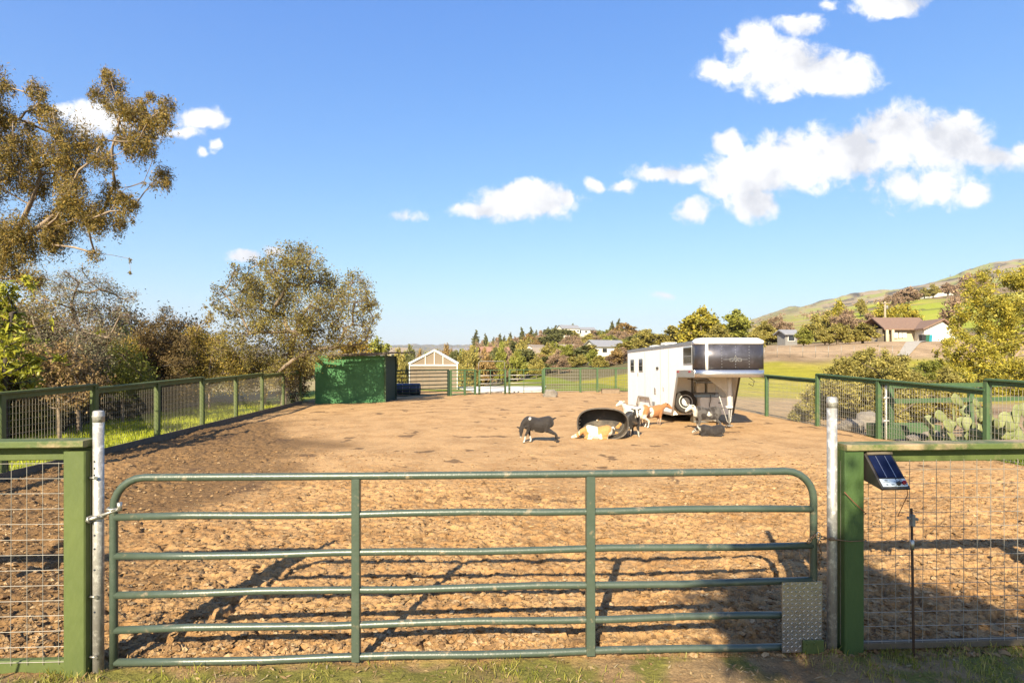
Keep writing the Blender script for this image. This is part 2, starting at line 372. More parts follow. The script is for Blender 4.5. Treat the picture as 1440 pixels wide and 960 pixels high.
def land_colour(X, Y):
    d = np.where(Y > 0, Y, 0); px = 720+FPX*X/np.maximum(Y, .3)
    n1 = fbm(X/7, Y/7, 4, 31); n2 = fbm(X/40, Y/40, 4, 37); n3 = fbm(X/170, Y/170, 5, 41); n4 = fbm(X/90, Y/90, 5, 47)
    def C(*c): return np.array(c)[None, :]
    grass, grassy, tan, brown = C(.15, .22, .020), C(.26, .30, .03), C(.42, .29, .16), C(.20, .13, .075)
    col = np.repeat(C(.17, .14, .06), len(X), 0); litter = C(.12, .085, .045)
    def mix(a, b, t): t = np.clip(t, 0, 1)[:, None]; return a*(1-t)+b*t
    near = sstep(60, 30, d)
    col = mix(col, mix(np.repeat(grass, len(X), 0), brown, sstep(.05, .45, n1+n2*.4)), near)
    # lawn beyond the fence on the west side
    col = mix(col, mix(np.repeat(grassy, len(X), 0), grass, sstep(-.2, .4, n1)), near*sstep(0, -1, X-fenceL(Y)+.2)*sstep(-4.5, -2.6, X-fenceL(Y)))
    col = mix(col, litter, near*sstep(-3.0, -4.2, X-fenceL(Y)+n1*.6)*.9)
    # bare tan strip then the green meadow beyond the east fence
    east = sstep(0, .5, X-fenceR(Y))
    col = mix(col, mix(np.repeat(tan, len(X), 0), brown, sstep(.1, .5, n1)), near*east)
    mead = east*sstep(29, 34, d+n1*2)*sstep(64, 57, d+n1*2)*sstep(1090, 1075, px-(d-60)*6) 
    col = mix(col, mix(np.repeat(C(.36, .32, .03), len(X), 0), C(.42, .34, .06), sstep(.0, .6, n1)), np.clip(east*sstep(29, 34, d+n1*2)*sstep(66, 60, d+n1*2), 0, 1))
    # grass slope seen through the back fence
    col = mix(col, mix(np.repeat(grassy*.8, len(X), 0), brown, sstep(.15, .5, n1)), sstep(38.5, 40, d)*sstep(110, 90, d)*sstep(690, 730, px)*(1-east))
    # house terrace and its bank
    col = mix(col, mix(np.repeat(C(.46, .32, .19), len(X), 0), C(.30, .2, .11), sstep(.0, .5, n1)), sstep(60, 66, d+n1*2)*sstep(112, 96, d)*sstep(1010, 1060, px))
    # mid hill
    mid = sstep(105, 140, d)
    wood = mix(np.repeat(C(.22, .19, .07), len(X), 0), C(.30, .23, .12), sstep(-.3, .4, n2))
    col = mix(col, wood, mid)
    hill = mid*sstep(1040, 1180, px+n3*60)
    hc = mix(np.repeat(C(.26, .28, .03), len(X), 0), C(.36, .32, .06), sstep(-.1, .5, n4))
    hc = mix(hc, C(.20, .14, .08), sstep(.2, .5, n3))
    hc = mix(hc, C(.085, .075, .03), sstep(.28, .42, n2+.3*n1)*.8)
    far = sstep(650, 1100, d+n3*250)
    fc = mix(np.repeat(C(.29, .22, .14), len(X), 0), C(.25, .25, .07), sstep(-.25, .35, n3))
    fc = mix(fc, C(.13, .10, .085), sstep(.12, .4, n4))
    fc = mix(fc, C(.06, .055, .035), sstep(.35, .5, n4+n2*.5)*.8)
    col = mix(col, mix(hc, fc, far), hill)
    plain = sstep(500, 900, d)*sstep(1100, 1000, px)
    col = mix(col, mix(np.repeat(C(.13, .12, .08), len(X), 0), C(.22, .18, .14), sstep(-.2, .4, n3)), plain)
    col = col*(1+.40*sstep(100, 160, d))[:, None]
    return np.clip(col, .01, .8)

def build_land():
    a = np.concatenate([np.linspace(-62, 62, 700), np.linspace(62, 298, 90)[1:-1]])*np.pi/180
    r = np.concatenate([[.6, 1.2, 1.8], np.geomspace(2.3, 60, 95), np.geomspace(62, 11000, 170)])
    A, Rr = np.meshgrid(a, r); X = (np.sin(A)*Rr); Y = (np.cos(A)*Rr)
    # rings measured along y in front so they follow depth
    x, y = X.ravel(), Y.ravel()
    z = ground_z(x, y)
    z = z-.35*in_sheet(x, y, .25)
    na, nr = len(a), len(r)
    idx = np.arange(na*nr).reshape(nr, na)
    nxt = np.roll(idx, -1, axis=1)
    q = np.stack([idx[:-1], nxt[:-1], nxt[1:], idx[1:]], -1).reshape(-1, 4)[:, ::-1]
    v = np.stack([x, y, z], 1)
    m = attrmat('land_surface', scale=.8, var=.3, bump=.5, bscale=6, fine=.25, fscale=9)
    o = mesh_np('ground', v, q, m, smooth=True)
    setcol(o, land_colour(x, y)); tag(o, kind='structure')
    c = bpy.data.meshes.new('centre'); return o

def dirt_height(x, y):
    """trampled ground of the yard"""
    gate = y-(4+GL*x)
    rough = np.clip(sstep(13, 7, y+fbm(x/3, y/3, 2, 3)*3), 0, 1)
    rough = np.maximum(rough, sstep(-3.0, -5.5, x+y*.12-fbm(x/2, y/2, 2, 8)*1.2)*sstep(24, 15, y))
    inside = sstep(-.1, .35, gate)
    amp = inside*(.10+.90*rough)
    amp = amp*.8
    h = fbm(x/1.3, y/1.3, 3, 11)*.030*amp+fbm(x/3.5, y/3.5, 2, 12)*.04*inside
    pit = fbm(x/.19, y/.17, 3, 14)
    h = h-sstep(.05, .55, pit)*.062*amp+fbm(x/.11, y/.11, 3, 15)*.019*amp
    c = clods(x+fbm(x*3, y*3, 2, 4)*.05, y+fbm(x*3+9, y*3, 2, 5)*.05, .13, 21, .15, .6, .5)*.30
    c = c+clods(x+fbm(x*9, y*9, 2, 44)*.02, y+fbm(x*9+5, y*9, 2, 45)*.02, .07, 25, .2, .8, .6)*.42+clods(x, y, .034, 26, .3, .8, .6)*.4
    rg = 1-np.abs(fbm(x/.10, y/.10, 4, 18)); h = h+(rg-.7)*.028*amp
    h = h+c*amp*(.55+.45*sstep(-.4, .4, fbm(x/.9, y/.9, 2, 6)))
    h = h+(1-inside)*(fbm(x/.5, y/.5, 3, 17)*.018+clods(x, y, .05, 28, .2, .6, .3)*.3)
    return h, amp, gate, pit

def build_dirt():
    ys = np.concatenate([np.geomspace(2.35, 14, 800), np.geomspace(14, 38, 240)[1:]])
    nx = 1000; u = np.linspace(-1, 1, nx); u = np.sign(u)*np.abs(u)**1.0
    Yg = np.repeat(ys[:, None], nx, 1)
    hw = 2.8+1.06*ys
    lo = np.maximum(fenceL(ys)-.3, -hw); hi = np.minimum(fenceR(ys)+.3, hw)
    Xg = lo[:, None]+(hi-lo)[:, None]*(u[None, :]*.5+.5)
    x, y = Xg.ravel(), Yg.ravel()
    h, amp, gate, pit = dirt_height(x, y)
    z = h+.012
    edge = np.minimum.reduce([x-np.repeat(lo, nx), np.repeat(hi, nx)-x, y-2.35, 38-y])
    z = z*sstep(.0, .3, edge)-.40*sstep(.12, 0, edge)
    idx = np.arange(len(x)).reshape(len(ys), nx)
    q = np.stack([idx[:-1, :-1], idx[:-1, 1:], idx[1:, 1:], idx[1:, :-1]], -1).reshape(-1, 4)
    def C(*c): return np.array(c)[None, :]
    def mix(a, b, t): t = np.clip(t, 0, 1)[:, None]; return a*(1-t)+b*t
    n1 = fbm(x/.8, y/.8, 4, 51); n2 = fbm(x/3.2, y/3.2, 4, 53); n3 = fbm(x/.12, y/.12, 3, 55); n4 = fbm(x/.8, y/.9, 5, 57)
    col = mix(np.repeat(C(.52, .305, .135), len(x), 0), C(.40, .222, .092), sstep(-.4, .5, n1+.4*n3))
    col = mix(col, C(.54, .36, .18), sstep(.1, .6, n3)*.55)
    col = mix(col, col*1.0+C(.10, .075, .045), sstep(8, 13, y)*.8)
    damp_shade = sstep(-.3, .3, n2*.35+1.0*sstep(-.4, -5.2, x+y*.14)*sstep(24, 13, y)-.52)  # damp brown ground at left, with tree shade painted into the colour
    damp_shade = np.maximum(damp_shade*.85, .75*sstep(.12, .6, pit)*amp)  # hollows darkened too, their shade put into the colour
    col = mix(col, C(.17, .098, .045), damp_shade)
    dung = sstep(.62, .78, n4)*sstep(6, 9, y)*.8
    col = mix(col, C(.15, .09, .05), dung)
    out = sstep(.12, -.12, gate+n1*.12)
    g = sstep(-.35, .15, fbm(x/.45, y/.45, 3, 61)+.25-.9*np.exp(-((x-1.9)/.8)**2))
    oc = mix(np.repeat(C(.36, .235, .115), len(x), 0), C(.19, .19, .035), g*.85)
    oc = mix(oc, C(.24, .14, .075), sstep(.1, .6, n1)*.5)
    col = mix(col, oc, out)
    lw = sstep(.05, .3, x-fenceR(y)); col = mix(col, C(.36, .25, .13), lw)
    col = mix(col, C(.20, .23, .03), sstep(-.02, -.2, x-fenceL(y)))
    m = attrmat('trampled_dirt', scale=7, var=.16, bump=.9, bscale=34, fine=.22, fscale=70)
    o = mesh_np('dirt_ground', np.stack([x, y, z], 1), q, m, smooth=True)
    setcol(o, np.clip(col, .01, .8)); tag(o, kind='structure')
    return o
_clod = None
def dz(x, y):
    h = dirt_height(np.array([float(x)]), np.array([float(y)]))[0]; return float(h[0])+.012

def scatter_debris():
    """loose clods, stones and straw lying on the yard"""
    rng = np.random.default_rng(5)
    # stones/clods: squashed octahedra with jitter
    N = 70000
    y = 4.05+9*rng.random(N)**2.2; x = (rng.random(N)*2-1)*(1+.95*y)
    k = in_sheet(x, y, .3); x, y = x[k], y[k]; N = len(x)
    h, amp, _, _ = dirt_height(x, y); keep = rng.random(N) < .15+.85*amp; x, y, h = x[keep], y[keep], h[keep]; N = len(x)
    s = (.004+.026*rng.random(N)**3.2)
    base = np.array([(1, 0, 0), (0, 1, 0), (-1, 0, 0), (0, -1, 0), (0, 0, .8), (0, 0, -.5), (.7, .7, .35), (-.7, .7, .3), (-.7, -.7, .35), (.7, -.7, .3)])
    tri = np.array([(0, 6, 4), (6, 1, 4), (1, 7, 4), (7, 2, 4), (2, 8, 4), (8, 3, 4), (3, 9, 4), (9, 0, 4), (6, 0, 5), (1, 6, 5), (7, 1, 5), (2, 7, 5), (8, 2, 5), (3, 8, 5), (9, 3, 5), (0, 9, 5)])
    V = base[None]*(1+.9*(rng.random((N, 10, 3))-.5))*s[:, None, None]*(np.array([1, 1, .8])+.6*(rng.random((N, 1, 3))-.5))
    a = rng.random(N)*6.28; ca, sa = np.cos(a)[:, None], np.sin(a)[:, None]
    V = np.stack([V[..., 0]*ca-V[..., 1]*sa, V[..., 0]*sa+V[..., 1]*ca, V[..., 2]], -1)
    V += np.stack([x, y, h+.012+s*.15], -1)[:, None]
    F = (tri[None]+10*np.arange(N)[:, None, None]).reshape(-1, 3)
    m = leafmat('clod_dirt', [(.46, .29, .14), (.33, .195, .09), (.24, .14, .07), (.55, .38, .21)], trans=0.0, rough=1, spec=.05)
    o = mesh_np('dirt_clods', V.reshape(-1, 3), F, m, tris=True, smooth=False); tag(o, 'loose clods and crumbs of dry dirt on the trampled yard', 'dirt', kind='stuff')
    # straw / leaf litter
    N = 22000
    y = 3.2+7.0*rng.random(N)**1.7; x = (rng.random(N)*2-1)*(1.4+.95*y)
    k = in_sheet(x, y, .3); x, y = x[k], y[k]; N = len(x)
    h = dirt_height(x, y)[0]
    ln = .008+.028*rng.random(N)**2; w = .002+.006*rng.random(N)**3
    a = rng.random(N)*6.28; d = np.stack([np.cos(a), np.sin(a), .35*rng.standard_normal(N)], -1); sd = np.stack([-np.sin(a), np.cos(a), .5*rng.standard_normal(N)], -1)
    c = np.stack([x, y, h+.022], -1)
    V = np.stack([c-d*ln[:, None], c+sd*w[:, None], c+d*ln[:, None], c-sd*w[:, None]], 1).reshape(-1, 3)
    m = leafmat('straw_litter', [(.50, .37, .20), (.38, .25, .12), (.26, .16, .08), (.60, .48, .3)], trans=.15, rough=.9, spec=.1)
    o = mesh_np('straw_litter', V, np.arange(4*N).reshape(-1, 4), m); tag(o, 'dry straw and dead leaves strewn over the ground by the gate', 'litter', kind='stuff')

def grass_blades(name, x, y, z, hmin, hmax, w, cols, seed, label, lean=.5):
    rng = np.random.default_rng(seed); N = len(x)
    h = hmin+(hmax-hmin)*rng.random(N)**1.5; a = rng.random(N)*6.28; ld = rng.random(N)*6.28; ln = lean*rng.random(N)*h
    s = np.stack([np.cos(a), np.sin(a), 0*a], -1)*(w*(.6+.8*rng.random(N)))[:, None]
    L = np.stack([np.cos(ld)*ln, np.sin(ld)*ln, 0*ld], -1); b = np.stack([x, y, z], -1); up = np.stack([0*h, 0*h, h], -1)
    m1 = b+L*.35+up*.6; tp = b+L+up
    V = np.stack([b-s, b+s, m1+s*.7, m1-s*.7, tp+s*.1, tp-s*.1], 1).reshape(-1, 3)
    k = 6*np.arange(N)[:, None]
    F = np.concatenate([k+np.array([[0, 1, 2, 3]]), k+np.array([[3, 2, 4, 5]])], 0)
    o = mesh_np(name, V, F, leafmat(name+'_blade', cols, trans=.4, rough=.5), smooth=True)
    tag(o, label, 'grass', kind='stuff'); return o

# ------------------------------------------------------------------ trees
def leaf_quads(c, rng, ln, w, droop=0.0, up=0.0):
    N = len(c)
    d = rng.standard_normal((N, 3)); d[:, 2] = d[:, 2]*(1-abs(droop)*.6)-droop*1.6+up
    d /= np.linalg.norm(d, axis=1)[:, None]+1e-9
    q = rng.standard_normal((N, 3)); s = np.cross(d, q); s /= np.linalg.norm(s, axis=1)[:, None]+1e-9
    k = (.6+.8*rng.random(N))[:, None]; nrm = np.cross(d, s)
    l, ww = ln*k, w*k
    return np.stack([c-d*l*.5, c+s*ww*.5+nrm*ww*.12, c+d*l*.5, c-s*ww*.5+nrm*ww*.12], 1).reshape(-1, 3)

def skeleton(trunk, clumps, rng, nsub, step=.45, wob=.12, sag=0.0, highpen=1.2):
    pos = [np.array(p, float) for p in trunk]; par = [-1]+list(range(len(trunk)-1)); main = list(range(len(trunk)))
    rmed = np.median([c[3] for c in clumps])
    cl = sorted(clumps, key=lambda c: np.min([np.linalg.norm(np.array(c[:3])-p) for p in pos]))
    tips = []
    for c in cl:
        t = np.array(c[:3], float); P = np.array([pos[i] for i in main])
        dv = t-P; dist = np.linalg.norm(dv, axis=1); cost = dist+highpen*np.clip(-dv[:, 2], 0, None)+.25*np.clip(.8-dv[:, 2]/(dist+1e-6), 0, None)*dist
        k = main[int(np.argmin(cost))]; a = pos[k]; L = np.linalg.norm(t-a); n = max(2, int(L/step))
        prev = k; off = rng.standard_normal(3)*wob*L
        for j in range(1, n+1):
            f = j/n; p = a+(t-a)*f+off*math.sin(math.pi*f)*.6+rng.standard_normal(3)*wob*.25*step; p[2] += sag*L*math.sin(math.pi*f)
            pos.append(p); par.append(prev); prev = len(pos)-1; main.append(prev)
        r = np.array(c[3:6], float)
        for s in range(max(3, int(nsub*min(1.6, c[3]/rmed)))):
            v = rng.standard_normal(3); v /= np.linalg.norm(v)+1e-9; q = t+v*r*(.45+.5*rng.random()**.6)
            pr = prev; base = pos[prev]
            for j in (1, 2):
                p = base+(q-base)*j/2+rng.standard_normal(3)*.06*np.linalg.norm(q-base)
                pos.append(p); par.append(pr); pr = len(pos)-1
            tips.append((q, r, pr))
    return pos, par, tips

def tree_meshes(trunk, clumps, seed, hang=0.0, leaf=(.08, .035), per_tip=60, nsub=10, spread=.3, droop=0, up=0, tip_r=.006, max_r=.2, twigs=0, step=.45, wob=.12, expo=2.3, gap=0.0, sag=0.0):
    """returns (branch verts, branch quads, leaf verts); per_tip leaves per twig tip"""
    rng = np.random.default_rng(seed)
    pos, par, tips = skeleton(trunk, clumps, rng, nsub, step, wob, sag)
    if twigs:
        new = []
        for q, r, i in tips:
            for k in range(twigs):
                v = rng.standard_normal(3); v /= np.linalg.norm(v); v[2] = v[2]*.7+.25
                pos.append(pos[i]+v*r*spread*(.8+1.0*rng.random())); par.append(i)
    n = len(pos); acc = np.zeros(n); kids = [[] for _ in range(n)]
    for i in range(n):
        if par[i] >= 0: kids[par[i]].append(i)
    for i in range(n-1, -1, -1):
        if not kids[i]: acc[i] = tip_r**expo
        if par[i] >= 0: acc[par[i]] += acc[i]
    rad = np.minimum(acc**(1/expo), max_r)
    rad = np.maximum(rad, tip_r*.6)
    V = []; Q = []
    done = [False]*n
    def ring(p, d, r, k):
        t = np.array((0, 0, 1.)) if abs(d[2]) < .9 else np.array((1., 0, 0))
        x = np.cross(d, t); x /= np.linalg.norm(x)+1e-9; y = np.cross(d, x)
        a = np.arange(k)*2*math.pi/k
        return p+(x*np.cos(a)[:, None]+y*np.sin(a)[:, None])*r
    starts = [0]
    while starts:
        i = starts.pop(); chain = [i]
        if par[i] >= 0: chain = [par[i], i]
        j = i
        while kids[j]:
            ks = sorted(kids[j], key=lambda q: -rad[q]); starts += ks[1:]; j = ks[0]; chain.append(j)
        if len(chain) < 2: continue
        rr = [rad[c] for c in chain]
        if par[i] >= 0: rr[0] = min(rr[0], rr[1]*1.15)
        k = 8 if rr[0] > .07 else 5 if rr[0] > .02 else 3
        b = len(V)
        for m_, c in enumerate(chain):
            d = pos[chain[min(m_+1, len(chain)-1)]]-pos[chain[max(m_-1, 0)]]; d = d/(np.linalg.norm(d)+1e-9)
            V.extend(ring(pos[c], d, rr[m_], k))
        for m_ in range(len(chain)-1):
            for s in range(k):
                Q.append((b+m_*k+s, b+m_*k+(s+1) % k, b+(m_+1)*k+(s+1) % k, b+(m_+1)*k+s))
    if per_tip <= 0: return np.array(V), np.array(Q), np.zeros((0, 3))
    T = np.array([t[0] for t in tips]); S = np.array([t[1] for t in tips])
    num = rng.poisson(per_tip*np.clip((S[:, 0]/np.median(S[:, 0]))**1.5, .15, 2.2)*(1-gap+2*gap*rng.random(len(T))))
    c = np.repeat(T, num, 0)+rng.standard_normal((num.sum(), 3))*np.repeat(S, num, 0)*spread*(.6+.75*rng.random((num.sum(), 1))**2)
    c[:, 2] -= np.abs(rng.standard_normal(len(c)))*np.repeat(S[:, 2], num)*hang
    return np.array(V), np.array(Q), leaf_quads(c, rng, leaf[0], leaf[1], droop, up)

def tree(name, base, clumps, seed, lmat, bmat, label, cat='tree', group=None, trunk=None, **kw):
    base = np.array(base, float)
    if trunk is None:
        c = np.mean([q[:3] for q in clumps], axis=0); top = base*.5+c*.5; top[2] = base[2]+(c[2]-base[2])*.75
        trunk = [base+(top-base)*f for f in (0, .25, .5, .75, 1)]
    bv, bq, lv = tree_meshes(trunk, clumps, seed, **kw)
    o = wthing(name, tuple(base), label, cat, group)
    mesh_np('trunk', bv, bq, bmat, o, True, base)
    if len(lv): mesh_np('crown', lv, np.arange(len(lv)).reshape(-1, 4), lmat, o, False, base)
    return o
def pxclump(px, py, r, d, rng, dd=0.0, flat=1.0):
    dep = d+dd*(rng.random()*2-1); p = at(px, py, dep); s = r*dep/FPX
    return (p.x, p.y, p.z, s, s, s*flat)
# ------------------------------------------------------------------ camera, sun, sky
cam = bpy.data.cameras.new('camera'); co = bpy.data.objects.new('camera', cam); COL.objects.link(co)
cam.sensor_width = 36; cam.lens = 36*FPX/1440; cam.shift_y = 25/1440; cam.clip_end = 30000; cam.clip_start = .05
co.location = (0, 0, CAMZ); co.rotation_euler = (R(90), 0, 0); SC.camera = co
SUNV = Vector((-.27*math.cos(R(31.5)), -.963*math.cos(R(31.5)), math.sin(R(31.5)))).normalized()
sl = bpy.data.lights.new('sun', 'SUN'); sl.energy = 5.0; sl.angle = R(.53); sl.color = (1, .885, .66)
so = bpy.data.objects.new('sun', sl); COL.objects.link(so); so.rotation_euler = SUNV.to_track_quat('Z', 'Y').to_euler()
so.location = SUNV*50
SC.view_settings.view_transform = 'Standard'; SC.view_settings.look = 'None'; SC.view_settings.gamma = 1; SC.view_settings.use_curve_mapping = False
SC.view_settings.exposure = 1.42
try:
    SC.cycles.max_bounces = 6; SC.cycles.transparent_max_bounces = 8; SC.cycles.diffuse_bounces = 3; SC.cycles.glossy_bounces = 3
    SC.cycles.use_denoising = True; SC.cycles.sample_clamp_indirect = 6; SC.cycles.caustics_reflective = False
except Exception: pass

def build_world():
    w = bpy.data.worlds.new('World'); SC.world = w; w.use_nodes = True
    nt = w.node_tree; nt.nodes.clear(); L = nt.links
    out = nt.nodes.new('ShaderNodeOutputWorld'); bg = nt.nodes.new('ShaderNodeBackground'); L.new(bg.outputs[0], out.inputs[0])
    bg.inputs[1].default_value = .056
    sky = nd(nt, 'ShaderNodeTexSky', sky_type='NISHITA'); sky.sun_disc = False
    sky.sun_elevation = R(31.5); sky.sun_rotation = math.atan2(SUNV.x, SUNV.y)
    sky.altitude = 150; sky.air_density = 1.0; sky.dust_density = .7; sky.ozone_density = 2.0
    def val(op, a, b=None, c=None, clamp=False):
        n = nd(nt, 'ShaderNodeMath', operation=op); n.use_clamp = clamp
        for i, q in enumerate((a, b, c)):
            if q is None: continue
            if isinstance(q, (int, float)): n.inputs[i].default_value = q
            else: L.new(q, n.inputs[i])
        return n.outputs[0]
    tc = nd(nt, 'ShaderNodeTexCoord'); sep = nd(nt, 'ShaderNodeSeparateXYZ'); L.new(tc.outputs['Generated'], sep.inputs[0])
    yy = val('MAXIMUM', sep.outputs[1], .02)
    u = val('DIVIDE', sep.outputs[0], yy); v = val('DIVIDE', sep.outputs[2], yy)
    cb = nd(nt, 'ShaderNodeCombineXYZ'); L.new(u, cb.inputs[0]); L.new(v, cb.inputs[1])
    # ragged edges: warp the direction before the cloud outlines are measured
    def noise(scale, detail, rough, vec=None, w_=0.0, dist=0.0):
        n = nd(nt, 'ShaderNodeTexNoise'); n.inputs['Scale'].default_value = scale; n.inputs['Detail'].default_value = detail; n.inputs['Roughness'].default_value = rough
        n.inputs['Distortion'].default_value = dist
        L.new(vec or cb.outputs[0], n.inputs['Vector']); return n
    n1 = noise(14, 4, .55)
    wp = nd(nt, 'ShaderNodeVectorMath', operation='MULTIPLY_ADD'); L.new(n1.outputs['Color'], wp.inputs[0]); wp.inputs[1].default_value = (.055, .04, 0); 
    off = nd(nt, 'ShaderNodeVectorMath', operation='SUBTRACT'); L.new(cb.outputs[0], off.inputs[0]); off.inputs[1].default_value = (.0275, .02, 0)
    L.new(off.outputs[0], wp.inputs[2]); P = wp.outputs[0]
    E = [(1265, 190, 58, 42, 1), (1330, 203, 66, 42, 1), (1190, 214, 80, 34, 1), (1115, 228, 75, 36, 1), (1052, 250, 65, 34, 1), (1055, 285, 38, 26, .9), (1030, 205, 26, 20, .9),
         (955, 243, 62, 13, .75), (1385, 222, 60, 20, .8), (1300, 262, 85, 26, .55), (1368, 272, 30, 17, .75), (1435, 213, 24, 11, .7),
         (1100, 92, 72, 40, 1), (1165, 105, 66, 30, 1), (1062, 58, 40, 24, .85), (1125, 36, 34, 14, .7), (1008, 104, 30, 15, .6), (1105, 125, 40, 16, .8),
         (735, 286, 72, 24, 1), (757, 272, 42, 20, 1), (688, 293, 48, 12, .9), (796, 275, 14, 13, .9),
         (977, 296, 26, 19, .95), (878, 261, 22, 9, .6), (837, 258, 11, 8, .6), (1256, 6, 52, 16, .9), (1160, 5, 12, 7, .4),
         (285, 167, 38, 19, 1), (246, 188, 46, 10, .45), (303, 205, 14, 9, .6), (281, 213, 11, 8, .6), (140, 168, 62, 26, .9), (82, 160, 28, 14, .7), (345, 361, 32, 12, .8), (382, 354, 22, 10, .7),
         (572, 304, 24, 6, .3), (934, 418, 14, 5, .3)]
    f = None
    for px, py, rx, ry, wgt in E:
        s = nd(nt, 'ShaderNodeVectorMath', operation='SUBTRACT'); L.new(P, s.inputs[0]); s.inputs[1].default_value = ((px-720)/FPX, (HOR-py)/FPX, 0)
        m = nd(nt, 'ShaderNodeVectorMath', operation='MULTIPLY'); L.new(s.outputs[0], m.inputs[0]); m.inputs[1].default_value = (FPX/rx/(1.18 if px > 420 else .98), FPX/ry/(1.25 if px > 420 else 1.0), 0)
        l = nd(nt, 'ShaderNodeVectorMath', operation='LENGTH'); L.new(m.outputs[0], l.inputs[0])
        d = val('MULTIPLY_ADD', l.outputs['Value'], -wgt, wgt)
        f = d if f is None else val('MAXIMUM', f, d)
    n2 = noise(26, 12, .66, dist=.35); n3 = noise(9, 3, .5)
    det = val('ADD', val('MULTIPLY_ADD', n2.outputs['Fac'], 1.25, -.625), val('MULTIPLY_ADD', n3.outputs['Fac'], .5, -.25))
    dens = val('ADD', f, det)
    mr = nd(nt, 'ShaderNodeMapRange', interpolation_type='SMOOTHSTEP'); L.new(dens, mr.inputs[0]); mr.inputs[1].default_value = -.05; mr.inputs[2].default_value = .42
    front = val('GREATER_THAN', sep.outputs[1], .05)
    gate_ = val('GREATER_THAN', f, -.32)
    alpha = val('MULTIPLY', val('MULTIPLY', mr.outputs[0], front), gate_)
    # cloud body: white in the sun, a little grey where it is thick
    sh = nd(nt, 'ShaderNodeMapRange'); L.new(val('MULTIPLY_ADD', n2.outputs['Fac'], .35, n3.outputs['Fac']), sh.inputs[0]); sh.inputs[1].default_value = .50; sh.inputs[2].default_value = .84
    cr = ramp(nt, [(0, (5.3, 5.4, 5.8)), (.40, (7.2, 7.2, 7.3)), (1, (8.4, 8.3, 8.1))]); L.new(sh.outputs[0], cr.inputs[0])
    # sky tint towards the photograph's saturated blue
    ss = nd(nt, 'ShaderNodeSeparateColor'); L.new(sky.outputs[0], ss.inputs[0]); hs = nd(nt, 'ShaderNodeCombineColor')
    for i, (a_, g_) in enumerate(((.75, 1.15), (1.39, .86), (3.75, .40))): L.new(val('MULTIPLY', val('POWER', ss.outputs[i], g_), a_), hs.inputs[i])
    mx = nd(nt, 'ShaderNodeMix', data_type='RGBA'); L.new(alpha, mx.inputs['Factor']); L.new(hs.outputs[0], mx.inputs['A']); L.new(cr.outputs[0], mx.inputs['B'])
    L.new(mx.outputs['Result'], bg.inputs[0])
    w.cycles.sampling_method = 'MANUAL'; w.cycles.sample_map_resolution = 512
build_world()

# ------------------------------------------------------------------ the gate line
def gp(s, z=0.0, n=0.0):                    # s along the gate line, n towards the yard
    c = 1/math.sqrt(1+GL*GL); return Vector((s*c-n*GL*c, 4.0+s*GL*c+n*c, z))
def sx(px): # s of a photo column on the gate line
    t = (px-720)/FPX; X = 4*t/(1-GL*t); return X*math.sqrt(1+GL*GL)
GU = (gp(1)-gp(0)).normalized(); GN = (gp(0, 0, 1)-gp(0)).normalized()

